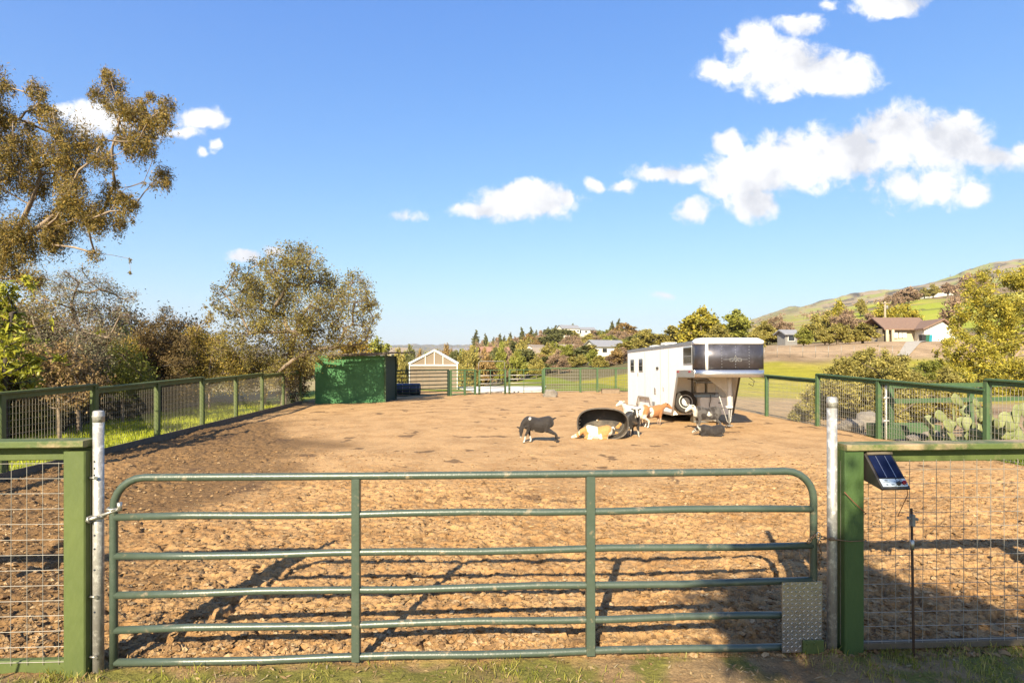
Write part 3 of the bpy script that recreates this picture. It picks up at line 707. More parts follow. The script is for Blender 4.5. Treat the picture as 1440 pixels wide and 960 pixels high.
def build_gate():
    o = wthing('farm_gate', tuple(gp(0)), 'long dark green six-bar tube gate with a tread plate at its lower corner', 'gate')
    r = .0255; sl_, sr = sx(160), sx(1144); zt, zb = 1.305, .062; cr = .20
    # bent end tubes and top rail in one pipe
    pts = [gp(sl_, zb-.03), gp(sl_, .5), gp(sl_, zt-cr)]
    pts += [gp(sl_+cr-cr*math.cos(a), zt-cr+cr*math.sin(a)) for a in [R(q) for q in range(15, 91, 15)]]
    pts += [gp(sl_+cr+(sr-sl_-2*cr)*i/8, zt-.006*math.sin(math.pi*i/8)) for i in range(1, 9)]
    pts += [gp(sr-cr+cr*math.sin(a), zt-cr+cr*math.cos(a)) for a in [R(q) for q in range(15, 91, 15)]]
    pts += [gp(sr, .6), gp(sr, zb-.03)]
    b = MB(); b.tube(pts, r, 14); b.build('end_frame', M['gate'], o)
    zs = [1.040, .775, .522, .285, .062]
    for i, z in enumerate(zs):
        b = MB(); n = 10
        b.tube([gp(sl_+.01+(sr-sl_-.02)*k/n, z+.006*math.sin(k*1.7+i*2)) for k in range(n+1)], r*.97, 12); b.build('rail', M['gate'], o)
    for px, w in ((501, .055), (830, .062)):
        s = sx(px); b = MB()
        b.beam(gp(s, zb-.02, -.022), gp(s, zt-.02, -.022), w, .020, up=GN, bev=.004)
        b.beam(gp(s-w/2+.004, zb-.02, .0), gp(s-w/2+.004, zt-.02, .0), .008, .05, up=GN)
        b.beam(gp(s+w/2-.004, zb-.02, .0), gp(s+w/2-.004, zt-.02, .0), .008, .05, up=GN); b.build('upright', M['gate'], o)
    # tread plate
    a0, a1 = sx(1096), sx(1152); z0, z1 = .035, .53
    b = MB(); b.hexa([gp(a0, z0, -.036), gp(a1, z0, -.036), gp(a1, z0, -.032), gp(a0, z0, -.032), gp(a0, z1, -.036), gp(a1, z1, -.036), gp(a1, z1, -.032), gp(a0, z1, -.032)])
    nx, nz = 10, 18
    for i in range(nx):
        for j in range(nz):
            cx = a0+(i+.5)*(a1-a0)/nx; cz = z0+(j+.5)*(z1-z0)/nz; f = 1 if (i+j) % 2 else -1
            d = (.0105, .0075*f if f > 0 else .0075*f); q = (.0028, -.0028*f)
            c = lambda dx, dz_, n_: gp(cx+dx, cz+dz_, n_)
            b.add([c(-d[0], -d[1], -.0362), c(-q[0]*1.0, q[0]*1.0*1 if f > 0 else -q[0], -.0362), c(d[0], d[1], -.0362), c(q[0], -q[0] if f > 0 else q[0], -.0362), c(0, 0, -.0392)],
                  [(0, 1, 4), (1, 2, 4), (2, 3, 4), (3, 0, 4)])
    b.build('tread_plate', M['plate'], o)
    b = MB(); b.beam(gp(sx(1124), .075, -.044), gp(sx(1153), .075, -.044), .012, .095, bev=.003)
    for k in (1130, 1140): b.rod(gp(sx(k), .098, -.05), gp(sx(k), .098, -.056), .008, 8)
    b.build('latch_bracket', M['fence'], o)
    # hinge strap and eye bolt on the hinge end
    b = MB(); zc = 1.06
    b.tube([gp(sl_, zc+.04, 0)+Vector((math.cos(t)*.036, math.sin(t)*.036, 0)) for t in [k*math.pi/4 for k in range(8)]], .009, 6, closed=True)
    b.rod(gp(sl_+.06, zc+.045, -.02), gp(sx(139)-.02, zc-.02, -.02), .011, 8)
    b.rod(gp(sl_+.05, zc+.03, -.02), gp(sl_+.05, zc+.085, -.02), .016, 6); b.build('hinge', M['zinc'], o)

def pipe_post(name, px, ztop, label, r=.036, zb=-.1, extra=True):
    s = sx(px); o = wthing(name, tuple(gp(s)), label, 'post', 'galvanised gate posts')
    b = MB(); b.rod(gp(s, zb), gp(s, ztop-.03), r, 20)
    b.build('pipe', M['galv'], o)
    b = MB(); b.lathe([(r*1.04, 0), (r*1.06, .03), (r*1.12, .034), (r*1.12, .044), (r*1.05, .048), (r*1.05, .066), (r*.9, .075), (.004, .078)], gp(s, ztop-.075), 20); b.build('cap', M['galv'], o)
    if extra:
        b = MB(); zc = 1.05
        b.tube([gp(s, zc)+Vector((math.cos(t)*(r+.008), math.sin(t)*(r+.008), 0)) for t in [k*math.pi/6 for k in range(12)]], .012, 6, closed=True)
        b.rod(gp(s-.06, zc-.02, -.045), gp(s+.03, zc+.008, -.05), .014, 6); b.rod(gp(s-.035, zc-.012, -.045), gp(s-.022, zc-.008, -.045), .026, 6); b.build('hinge_clamp', M['zinc'], o)
        for z in (1.42, 1.375, 1.33, .93, .84, .70, .42):
            b = MB(); b.rod(gp(s-.004, z, -r-.001), gp(s-.004, z, -r+.004), .007, 8); b.build('bolt_hole', M['dark'], o)
        for z in (1.31, .52, .12):
            b = MB(); b.rod(gp(s-.05, z, -.02), gp(s+.01, z+.004, -r-.008), .007, 6); b.rod(gp(s+.004, z+.003, -r-.004), gp(s+.012, z+.003, -r-.014), .012, 6); b.build('bolt', M['zinc'], o)
    return o

def front_fence(name, s0, s1, pexpx, label, zt, posts, post_at, face=.14, pm='fence', low=True):
    """green timber frame with welded wire, along the gate line"""
    o = wthing(name, tuple(gp(post_at)), label, 'fence')
    lo, hi = min(s0, s1), max(s0, s1)
    b = MB(); b.beam(gp(lo, zt-.022, .0), gp(hi, zt+.03-.022, .0), .17, .044, bev=.006); b.build('cap_rail', M['fencetop'], o)
    b = MB(); b.beam(gp(lo, zt-.095, .025), gp(hi, zt+.03-.095, .025), .045, .085, bev=.005); b.build('rail', M['fence'], o)
    b = MB(); b.beam(gp(lo, .045, .02), gp(hi, .045, .02), .05, .10 if low else .05, bev=.006); b.build('rail', M['fence' if low else 'kick'], o)
    for ps in posts:
        b = MB(); b.beam(gp(ps, -.3, .0), gp(ps, zt-.044+.002, .0), face, .13, up=GN, bev=.008); b.build('post', M[pm], o)
    segs = []; g = .1016; rn = random.Random(3)
    inner = sorted(posts); 
    n = int((hi-lo)/g)
    for k in range(n+1):
        s = lo+k*g if s0 < s1 else hi-k*g
        w = rn.uniform(-.003, .003)
        segs.append((gp(s+w, .07, -.012), gp(s-w, zt-.12, -.012)))
    z = .09
    while z < zt-.1:
        m = int((hi-lo)/.9)+1
        p = [gp(lo+(hi-lo)*i/m, z+rn.uniform(-.004, .004), -.014+rn.uniform(-.002, .002)) for i in range(m+1)]
        segs += list(zip(p[:-1], p[1:])); z += g
    b = MB(); b.wires(segs, .0021, 5); b.build('wire_mesh', M['wire'], o)
    return o

def build_front():
    build_gate()
    pipe_post('gate_post', 138.5, 1.755, 'galvanised pipe post carrying the gate hinge, drilled with bolt holes', .0325)
    pipe_post('gate_post', 1170, 1.83, 'plain galvanised pipe post beside the chained end of the gate', .0335, extra=False)
    sL = sx(113.5); sR = sx(1194)
    front_fence('wood_fence', sL+.07, -8.2, 0, 'green timber and wire fence panel beside the gate hinge post', 1.535, [sL, sL-2.44, sL-4.88], sL)
    front_fence('wood_fence', sR-.07, 9.9, 0, 'green timber and wire fence panel carrying the solar fence charger', 1.50, [sR, sR+2.44, sR+4.88, sR+7.2], sR, pm='fencepost', low=False)
    # solar fence charger hanging below the cap rail
    o = wthing('fence_charger', tuple(gp(sx(1230), 1.3)), 'small black solar fence charger hung under the green cap rail', 'fence charger')
    a0, a1 = sx(1209), sx(1247); w = a1-a0
    A = lambda s, z, n: gp(a0+s*w, z, n)
    zT, zB = 1.435, 1.225; nT, nB = -.045, -.235
    def face(s, t, h=0.0):                   # s across, t down the slanted face, h off it
        p = A(s, zT+(zB-zT)*t, nT+(nB-nT)*t); nrm = Vector((0, 0, 1))*(nT-nB)-GN*(zT-zB); nrm.normalize(); return p+nrm*h
    b = MB(); b.poly_prism([A(0, zT, nT), A(0, zB, nB), A(0, zB-.012, nB+.012), A(0, 1.245, -.03), A(0, zT-.01, -.03)], GU*w); b.build('housing', M['blackplastic'], o, bevel=.006)
    b = MB(); b.hexa([face(.08, .70, .002), face(.92, .70, .002), face(.92, .07, .002), face(.08, .07, .002), face(.08, .70, .005), face(.92, .70, .005), face(.92, .07, .005), face(.08, .07, .005)]); sp = b.build('solar_panel', M['solar'], o)
    b = MB()
    for s in (.34, .67):
        b.hexa([face(s-.008, .70, .0055), face(s+.008, .70, .0055), face(s+.008, .1, .0055), face(s-.008, .1, .0055), face(s-.008, .70, .007), face(s+.008, .70, .007), face(s+.008, .1, .007), face(s-.008, .1, .007)])
    b.build('cell_strip', M['alu'], sp, offset=o['_w'])
    b = MB(); b.tube([face(.05, .03, .008), face(.3, .035, .012), face(.7, .03, .012), face(.97, .03, .008)], .012, 6); b.build('hood', M['kick'], o)
    pts = [(.05, .95), (.90, .95), (.95, .91), (.95, .74), (.05, .74)]
    b = MB(); nv = face(.5, .5, .0)-face(.5, .5, .004); b.poly_prism([face(s, t, .006) for s, t in pts], nv); b.build('control_plate', M['ctrl'], o)
    for s, t, mm, r_, nm in ((.62, .88, M['blackplastic'], .015, 'knob'), (.82, .86, M['red'], .014, 'terminal')):
        b = MB(); b.rod(face(s, t, .006), face(s, t, .024), r_, 12, r_*.85); b.rod(face(s, t, .024), face(s, t, .030), r_*.5, 10); b.build(nm, mm, o)
    b = MB()
    for s, t, w_, h_ in ((.25, .79, .05, .012), (.22, .90, .04, .014), (.42, .90, .05, .010), (.22, .835, .12, .004), (.7, .825, .2, .004), (.5, .93, .05, .005)):
        b.hexa([face(s-w_, t+h_, .0062), face(s+w_, t+h_, .0062), face(s+w_, t-h_, .0062), face(s-w_, t-h_, .0062), face(s-w_, t+h_, .0072), face(s+w_, t+h_, .0072), face(s+w_, t-h_, .0072), face(s-w_, t-h_, .0072)])
    b.build('printed_mark', M['dark'], o)
    cu = bpy.data.curves.new('lettering', 'FONT'); cu.body = 'S-20'; cu.size = .026; cu.extrude = .0006; cu.align_x = 'CENTER'
    t = bpy.data.objects.new('lettering', cu); COL.objects.link(t)
    X = GU; Yv = (face(.5, 0)-face(.5, 1)).normalized(); Z = X.cross(Yv); p = face(.70, .805, .0065)
    bpy.context.view_layer.update()
    me = bpy.data.meshes.new_from_object(t.evaluated_get(bpy.context.evaluated_depsgraph_get())); bpy.data.objects.remove(t)
    me.materials.append(M['dark']); t = bpy.data.objects.new('lettering', me); COL.objects.link(t); t.parent = o
    t.matrix_local = Matrix.Translation(p-Vector(o['_w'])) @ Matrix((X, Yv, Z)).transposed().to_4x4()
    # red lead to the ground rod and another round the post
    b = MB(); b.tube([face(.85, .9, .02), gp(sx(1262), 1.15, -.1), gp(sx(1258), .98, -.03), gp(sx(1266), .99, -.02)], .0025, 5); b.build('lead_wire', M['redwire'], o)
    b = MB(); b.tube([gp(sx(1178), 1.17, -.075), gp(sx(1190), 1.10, -.085), gp(sx(1206), 1.02, -.09), gp(sx(1209), .99, -.03)], .003, 5); b.build('lead_wire', M['redwire'], o)
    # ground rod
    s = sx(1270); o = wthing('ground_rod', tuple(gp(s, 0, -.08)), 'rusty iron ground rod with a clamp standing before the wire fence', 'ground rod')
    b = MB(); b.tube([gp(s+.012, -.15, -.09), gp(s+.006, .5, -.085), gp(s, 1.05, -.08)], .0085, 8); b.build('rod', M['rust'], o)
    b = MB(); b.beam(gp(s-.03, .985, -.085), gp(s+.035, .975, -.085), .02, .018); b.beam(gp(s, .93, -.09), gp(s, 1.01, -.09), .022, .03, up=GN); b.rod(gp(s+.03, .975, -.10), gp(s+.03, .975, -.06), .009, 6); b.build('clamp', M['steelgrey'], o)
    b = MB(); b.rod(gp(s+.003, .76, -.085), gp(s+.003, .83, -.085), .013, 8); b.build('sleeve', M['zinc'], o)
    # chain
    o = wthing('chain', tuple(gp(sx(1146), .9)), 'short rusty chain with a snap hook looped round the gate end', 'chain')
    def link(p, d, w, flip):
        d = d.normalized(); sd = (GN if flip else d.cross(GN)).normalized()
        return [p+d*math.cos(t)*.021+sd*math.sin(t)*w for t in [k*math.pi/5 for k in range(10)]]
    se = sx(1148); b = MB()
    for k in range(6): b.tube(link(gp(se+.004*math.sin(k), .80-.032*k, -.04), Vector((0, 0, 1)), .0105, k % 2), .0042, 5, closed=True)
    path = [gp(sx(1132), .80, -.03), gp(sx(1137), .835, -.036), gp(sx(1141), .86, -.04), gp(se, .85, -.042)]
    for i in range(3): b.tube(link((path[i]+path[i+1])/2, path[i+1]-path[i], .0105, i % 2), .0042, 5, closed=True)
    for k in range(4):
        q = gp(sx(1154+k*6), .835-.004*k, -.03); b.tube(link(q, GU, .0105, k % 2), .0042, 5, closed=True)
    b.tube([gp(sx(1151), .85, -.03), gp(sx(1160), .835, -.035), gp(sx(1166), .83, -.045), gp(sx(1176), .825, -.055), gp(sx(1186), .825, -.08), gp(sx(1207), .83, -.085), gp(sx(1210), .835, .02)], .0035, 6)
    b.build('links', M['chain'], o)
    b = MB(); b.tube([gp(sx(1145.5)+.013*math.sin(t), .855+.028*math.cos(t), -.048) for t in [k*math.pi/6 for k in range(12)]], .004, 6, closed=True); b.build('snap_hook', M['zinc'], o)

# ------------------------------------------------------------------ long fences of the yard
def long_fence(label, pts, steps, base, kick, matp, vsp=.075, hsp=.12, wm='wiredark', wr=.0034):
    """pts: post positions; steps: (i0, i1, z0, z1) cap segments between posts"""
    o = wthing('yard_fence', (pts[0][0], pts[0][1], 0), label, 'fence')
    side = Vector((0, 0, 1))
    top = [1.5]*len(pts)
    for i0, i1, z0, z1 in steps:
        a, c = Vector((*pts[i0], z0)), Vector((*pts[i1], z1))
        b = MB(); b.beam(a-Vector((0, 0, .02)), c-Vector((0, 0, .02)), .15, .042, bev=.005); b.build('cap_rail', matp, o)
        b = MB(); b.beam(a-Vector((0, 0, .09)), c-Vector((0, 0, .09)), .04, .085); b.build('rail', matp, o)
        for i in range(i0, i1+1): top[i] = max(top[i] if i in (i0,) else 0, z0+(z1-z0)*(i-i0)/(i1-i0))
        L = (c-a).length; n = int(L/vsp); d = (c-a)/n; segs = []
        for k in range(n+1):
            p = a+d*k; segs.append((Vector((p.x, p.y, .05)), Vector((p.x, p.y, p.z-.08))))
        z = .07
        while z < min(z0, z1)-.06:
            segs.append((Vector((a.x, a.y, z)), Vector((c.x, c.y, z)))); z += hsp
        b = MB(); b.wires(segs, wr, 3); b.build('wire_mesh', M[wm], o)
        if kick:
            u = (c-a).normalized(); b = MB(); b.beam(Vector((a.x, a.y, .07))-u.cross(side)*-.05, Vector((c.x, c.y, .07))-u.cross(side)*-.05, .045, .20); b.build('kick_board', M['kick'], o)
    for (x, y), t in zip(pts, top):
        b = MB(); b.beam(Vector((x, y, -.3)), Vector((x, y, t-.03)), .115, .115, up=(-.068, 1, 0), bev=.01); b.build('post', matp, o)
    return o

def build_fences():
    # west fence
    ys = [26.9-2.44*i for i in range(10)]
    pts = [(fenceL(y), y) for y in ys]
    pts = pts[::-1]                          # near to far
    S = []
    n = len(pts); zz = 1.55
    k = n-1
    while k > 0:
        j = max(0, k-2); S.append((j, k, 1.50, 1.58)); k = j
    long_fence('weathered green mesh fence with a kick board below the shrubs and trees', pts, S, 0, True, M['fence'])
    # east fence: posts fitted to the photograph, cap steps up towards the gate
    ys = [36.5, 32.4, 28.4, 24.4, 21.0, 17.9, 15.2, 12.0, 9.2, 6.6, 4.9]
    pts = [(fenceR(y), y) for y in ys]
    S = [(0, 2, 1.62, 1.52), (2, 5, 1.66, 1.49), (5, 7, 1.66, 1.48), (7, 9, 1.70, 1.56), (9, 10, 1.66, 1.58)]
    long_fence('green mesh fence with a stepped cap rail, meadow and cactus behind it', pts, S, 0, False, M['fencefar'], .085, .13, 'wire', .0042)
    # north side: timber and cattle-panel fence behind the greenhouse
    def panel(label, a, c, zt, posts, rails, matp, vn=0, cat='fence', name='panel_fence', r=.024, group=None, vmat=None):
        a, c = Vector((*a, 0)), Vector((*c, 0)); o = wthing(name, tuple((a+c)/2), label, cat, group); u = (c-a); L = u.length; u.normalize()
        for f in posts:
            p = a+(c-a)*f; b = MB(); b.beam(p+Vector((0, 0, -.3)), p+Vector((0, 0, zt)), .11, .11, up=u, bev=.008); b.build('post', matp, o)
        b = MB(); b.beam(a+Vector((0, 0, zt+.02)), c+Vector((0, 0, zt+.02)), .13, .07); b.build('cap_rail', matp, o)
        for z in rails:
            b = MB(); b.rod(a+Vector((0, 0, z)), c+Vector((0, 0, z)), r, 6); b.build('rail', vmat or matp, o)
        if vn:
            seg = [(a+(c-a)*k/vn+Vector((0, 0, .1)), a+(c-a)*k/vn+Vector((0, 0, zt))) for k in range(vn+1)]
            b = MB(); b.wires(seg, .006, 4); b.build('wire_mesh', M['wire'], o)
        return o
    A = (-6.15, 30.4); B = (-3.6, 32.6); Cc = (-2.1, 33.6)
    panel('dark railed fence panel between the green shed and the greenhouse', A, B, 1.48, (0, 1), (.15, .3, .48, .68, .9, 1.12, 1.32), M['sheddark'], 8, r=.03)
    panel('short bright green framed pen panel before the greenhouse wall', (B[0]+.12, B[1]+.05), Cc, 1.46, (.0, .55, .96), (.12, .28, .46, .66, .88, 1.1, 1.3), M['fencefar'], 12, r=.03)
    panel('green fence with cattle wire behind the rock and the feed trough', (2.0, 35.7), (7.4, 36.4), 1.52, (0, .42, .62, .84, 1), (.12, .25, .4, .58, .78, 1.0, 1.2, 1.4), M['fencefar'], 36, r=.008, vmat=M['wire'])
    # portable tube panels
    def tubepanel(label, a, c, zt, name='pen_gate', arch=0.0):
        a, c = Vector((*a, 0)), Vector((*c, 0)); o = wthing(name, tuple((a+c)/2), label, 'pen gate', 'tube pen gates'); u = c-a
        Z = lambda z: Vector((0, 0, z))
        b = MB(); b.tube([a+Z(.02), a+Z(zt-.1), a+u*.03+Z(zt), c-u*.03+Z(zt), c+Z(zt-.1), c+Z(.02)], .022, 8); b.build('frame', M['fencefar'], o)
        for z in (.18, .42, .66, .90, 1.14):
            b = MB(); b.rod(a+Z(z), c+Z(z), .023, 6); b.build('rail', M['galv'], o)
        for f in (.45,):
            b = MB(); b.rod(a+u*f+Z(.02), a+u*f+Z(zt), .022, 6); b.build('upright', M['fencefar'], o)
        for q in (a, c):
            b = MB(); b.rod(q+Z(-.1)+u.normalized()*.07, q+Z(zt+.05)+u.normalized()*.07, .04, 8); b.build('post', M['fencefar'], o)
        if arch:
            b = MB(); b.tube([a+Z(zt), a+Z(arch-.1), a+u*.04+Z(arch), c-u*.04+Z(arch), c+Z(arch-.1), c+Z(zt)], .02, 8); b.build('arch', M['steelgrey'], o)
    tubepanel('tube pen gate under a tall pipe arch', (-1.95, 33.7), (-.45, 34.6), 1.45, arch=1.98)
    tubepanel('plain tube pen gate before the white concrete pad', (-.2, 34.7), (1.85, 35.6), 1.46)
# ------------------------------------------------------------------ shed and greenhouse
def build_shed():
    A, B, C, D = Vector((-9.35, 27.35, 0)), Vector((-6.17, 27.9, 0)), Vector((-6.10, 30.2, 0)), Vector((-9.4, 30.0, 0))
    o = wthing('green_shed', tuple((A+C)/2), 'low green plywood shed with a thin flat roof, dappled by tree shade', 'shed')
    Z = lambda z: Vector((0, 0, z)); ht = 2.27
    def wall(p, q, mm, nm):
        b = MB(); u = (q-p).normalized(); nrm = u.cross(Z(1))*-.03
        b.hexa([p+Z(-.2), q+Z(-.2), q+nrm+Z(-.2), p+nrm+Z(-.2), p+Z(ht), q+Z(ht), q+nrm+Z(ht), p+nrm+Z(ht)])
        for k in (.36, .72):
            if nm == 'wall' and mm is M['shedgreen']: b.beam(p+(q-p)*k+u.cross(Z(1))*.004+Z(0), p+(q-p)*k+u.cross(Z(1))*.004+Z(ht-.02), .05, .008, up=u.cross(Z(1)))
        return b.build(nm, mm, o)
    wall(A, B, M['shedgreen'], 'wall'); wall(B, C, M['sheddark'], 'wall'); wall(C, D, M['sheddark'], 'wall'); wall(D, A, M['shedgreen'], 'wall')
    b = MB(); b.beam(B+Z(-.1)+Vector((.03, -.03, 0)), B+Z(ht)+Vector((.03, -.03, 0)), .07, .07, up=(1, 0, 0)); b.build('corner_post', M['fencefar'], o)
    b = MB(); b.beam(C+Z(-.1)+Vector((.02, -.02, 0)), C+Z(ht)+Vector((.02, -.02, 0)), .08, .08, up=(1, 0, 0)); b.build('corner_post', M['sheddark'], o)
    b = MB(); b.hexa([Vector((-8.8, 27.1, ht+.02)), Vector((-5.95, 27.6, ht+.12)), Vector((-5.2, 30.7, ht+.17)), Vector((-9.2, 30.5, ht+.04)),
                      Vector((-8.8, 27.1, ht+.07)), Vector((-5.95, 27.6, ht+.17)), Vector((-5.2, 30.7, ht+.22)), Vector((-9.2, 30.5, ht+.09))]); b.build('roof', M['shedroof'], o)
    b = MB(); b.beam(Vector((-8.2, 27.0, ht-.0)), Vector((-5.95, 27.52, ht+.08)), .05, .09); b.build('fascia', M['kick'], o)
    # greenhouse beyond the back fence
    g = wthing('greenhouse', (-5.5, 44, 0), 'white framed greenhouse with a glazed gable showing over the pen fence', 'greenhouse')
    d = 41.0; x0, x1 = (576-720)/FPX*d, (643-720)/FPX*d; xm = (611-720)/FPX*d; ze = CAMZ-(511-HOR)/FPX*d; zp = CAMZ-(493-HOR)/FPX*d
    dep = 7.0; zb = -.4
    P = lambda x, z, y=0: Vector((x+y*-.09, d+y, z))
    pane = bpy.data.materials.get('greenhouse_film') or mat('greenhouse_film', (.30, .235, .17), (.24, .185, .13), 1.5, rough=.25, spec=.6)
    b = MB(); b.poly_prism([P(x0+.05, zb), P(x1-.05, zb), P(x1-.05, ze), P(xm, zp), P(x0+.05, ze)], (0, .05, 0)); b.build('gable_glazing', pane, g)
    b = MB(); b.hexa([P(x1-.05, zb, .05), P(x1, zb, .05), P(x1, zb, dep), P(x1-.05, zb, dep), P(x1-.05, ze, .05), P(x1, ze, .05), P(x1, ze, dep), P(x1-.05, ze, dep)])
    b.hexa([P(x0, zb, .05), P(x0+.05, zb, .05), P(x0+.05, zb, dep), P(x0, zb, dep), P(x0, ze, .05), P(x0+.05, ze, .05), P(x0+.05, ze, dep), P(x0, ze, dep)]); b.build('side_glazing', pane, g)
    for xa in (x0-.1, x1+.1):
        b = MB(); b.hexa([P(xa, ze-.02, -.1), P(xm, zp+.03, -.1), P(xm, zp+.03, dep), P(xa, ze-.02, dep), P(xa, ze+.05, -.1), P(xm, zp+.1, -.1), P(xm, zp+.1, dep), P(xa, ze+.05, dep)]); b.build('roof', M['ghwhite'], g)
    for xa in (x0, x1):
        b = MB(); b.beam(P(xa, ze, -.06), P(xm, zp+.02, -.06), .07, .10); b.build('gable_trim', M['ghwhite'], g)
        b = MB(); b.beam(P(xa, zb, -.05), P(xa, ze, -.05), .07, .07, up=(1, 0, 0)); b.build('corner_post', M['ghwhite'], g)
    b = MB(); b.beam(P(x0, ze-.12, -.06), P(x1, ze-.12, -.06), .07, .10); b.build('tie_beam', M['ghwhite'], g)
    for f in (.33, .52, .70):
        x = x0+(x1-x0)*f; zt = ze+(zp-ze)*(1-abs(x-xm)/(xm-x0 if x < xm else x1-xm)); b = MB(); b.beam(P(x, ze-.1, -.03), P(x, zt-.06, -.03), .045, .05, up=(1, 0, 0)); b.build('mullion', M['ghwhite'], g)
    # blue barrel and pad
    p = Vector((-6.1, 33.6, 0)); t = wthing('blue_barrel', tuple(p), 'dark blue plastic barrel lying behind the dark railed panel', 'barrel')
    b = MB(); Mx = Matrix.Rotation(R(90), 3, 'Y'); b.lathe([(.30, -.75), (.34, -.72), (.34, -.3), (.36, -.28), (.34, -.26), (.34, .26), (.36, .28), (.34, .3), (.34, .72), (.30, .75)], p+Vector((0, 0, .36)), 20, Mx); b.build('barrel_body', M['blueplastic'], t)
    b = MB(); b.hexa([Vector((-2.3, 35.6, -.25)), Vector((2.0, 37.4, -.25)), Vector((2.6, 44, -.25)), Vector((-4.2, 43, -.25)), Vector((-2.3, 35.6, .06)), Vector((2.0, 37.4, .06)), Vector((2.6, 44, .06)), Vector((-4.2, 43, .06))])
    tag(b.build('concrete_pad', M['concrete']), kind='structure')
    # trough, rock
    p = gat(857, 553); p.y -= .3; o = wthing('feed_trough', tuple(p), 'low wooden feed trough on the dirt by the back fence', 'trough')
    b = MB(); b.box(p+Vector((0, 0, .14)), (1.05, .42, .26)); b.build('trough_body', mat('trough_wood', (.33, .24, .16), (.24, .17, .11), 6, rough=.9, bump=.4), o, bevel=.02)
    b = MB(); b.box(p+Vector((0, -.2, .29)), (1.12, .05, .05)); b.box(p+Vector((0, .2, .29)), (1.12, .05, .05)); b.box(p+Vector((-.54, 0, .29)), (.05, .35, .05)); b.box(p+Vector((.54, 0, .29)), (.05, .35, .05)); b.build('rim', M['kick'], o)
    rock('rounded grey rock lying on the dirt before the pen gates', gat(774, 557), (.42, .3, .30), 3)
def rock(label, p, s, seed, group=None, m=None):
    bm = bmesh.new(); bmesh.ops.create_icosphere(bm, subdivisions=4, radius=1)
    for v in bm.verts:
        q = v.co*1.3+Vector((seed*3.1, 0, 0)); k = 1+.35*mnoise.noise(q)+.14*mnoise.noise(q*3)+.05*mnoise.noise(q*8)
        v.co = Vector((v.co.x*s[0], v.co.y*s[1], v.co.z*s[2]))*k
    me = bpy.data.meshes.new('rock'); bm.to_mesh(me); bm.free(); me.materials.append(m or M['rock'])
    for f in me.polygons: f.use_smooth = True
    o = bpy.data.objects.new('rock', me); COL.objects.link(o); o.location = Vector(p)+Vector((0, 0, s[2]*.35))
    return tag(o, label, 'rock', group)

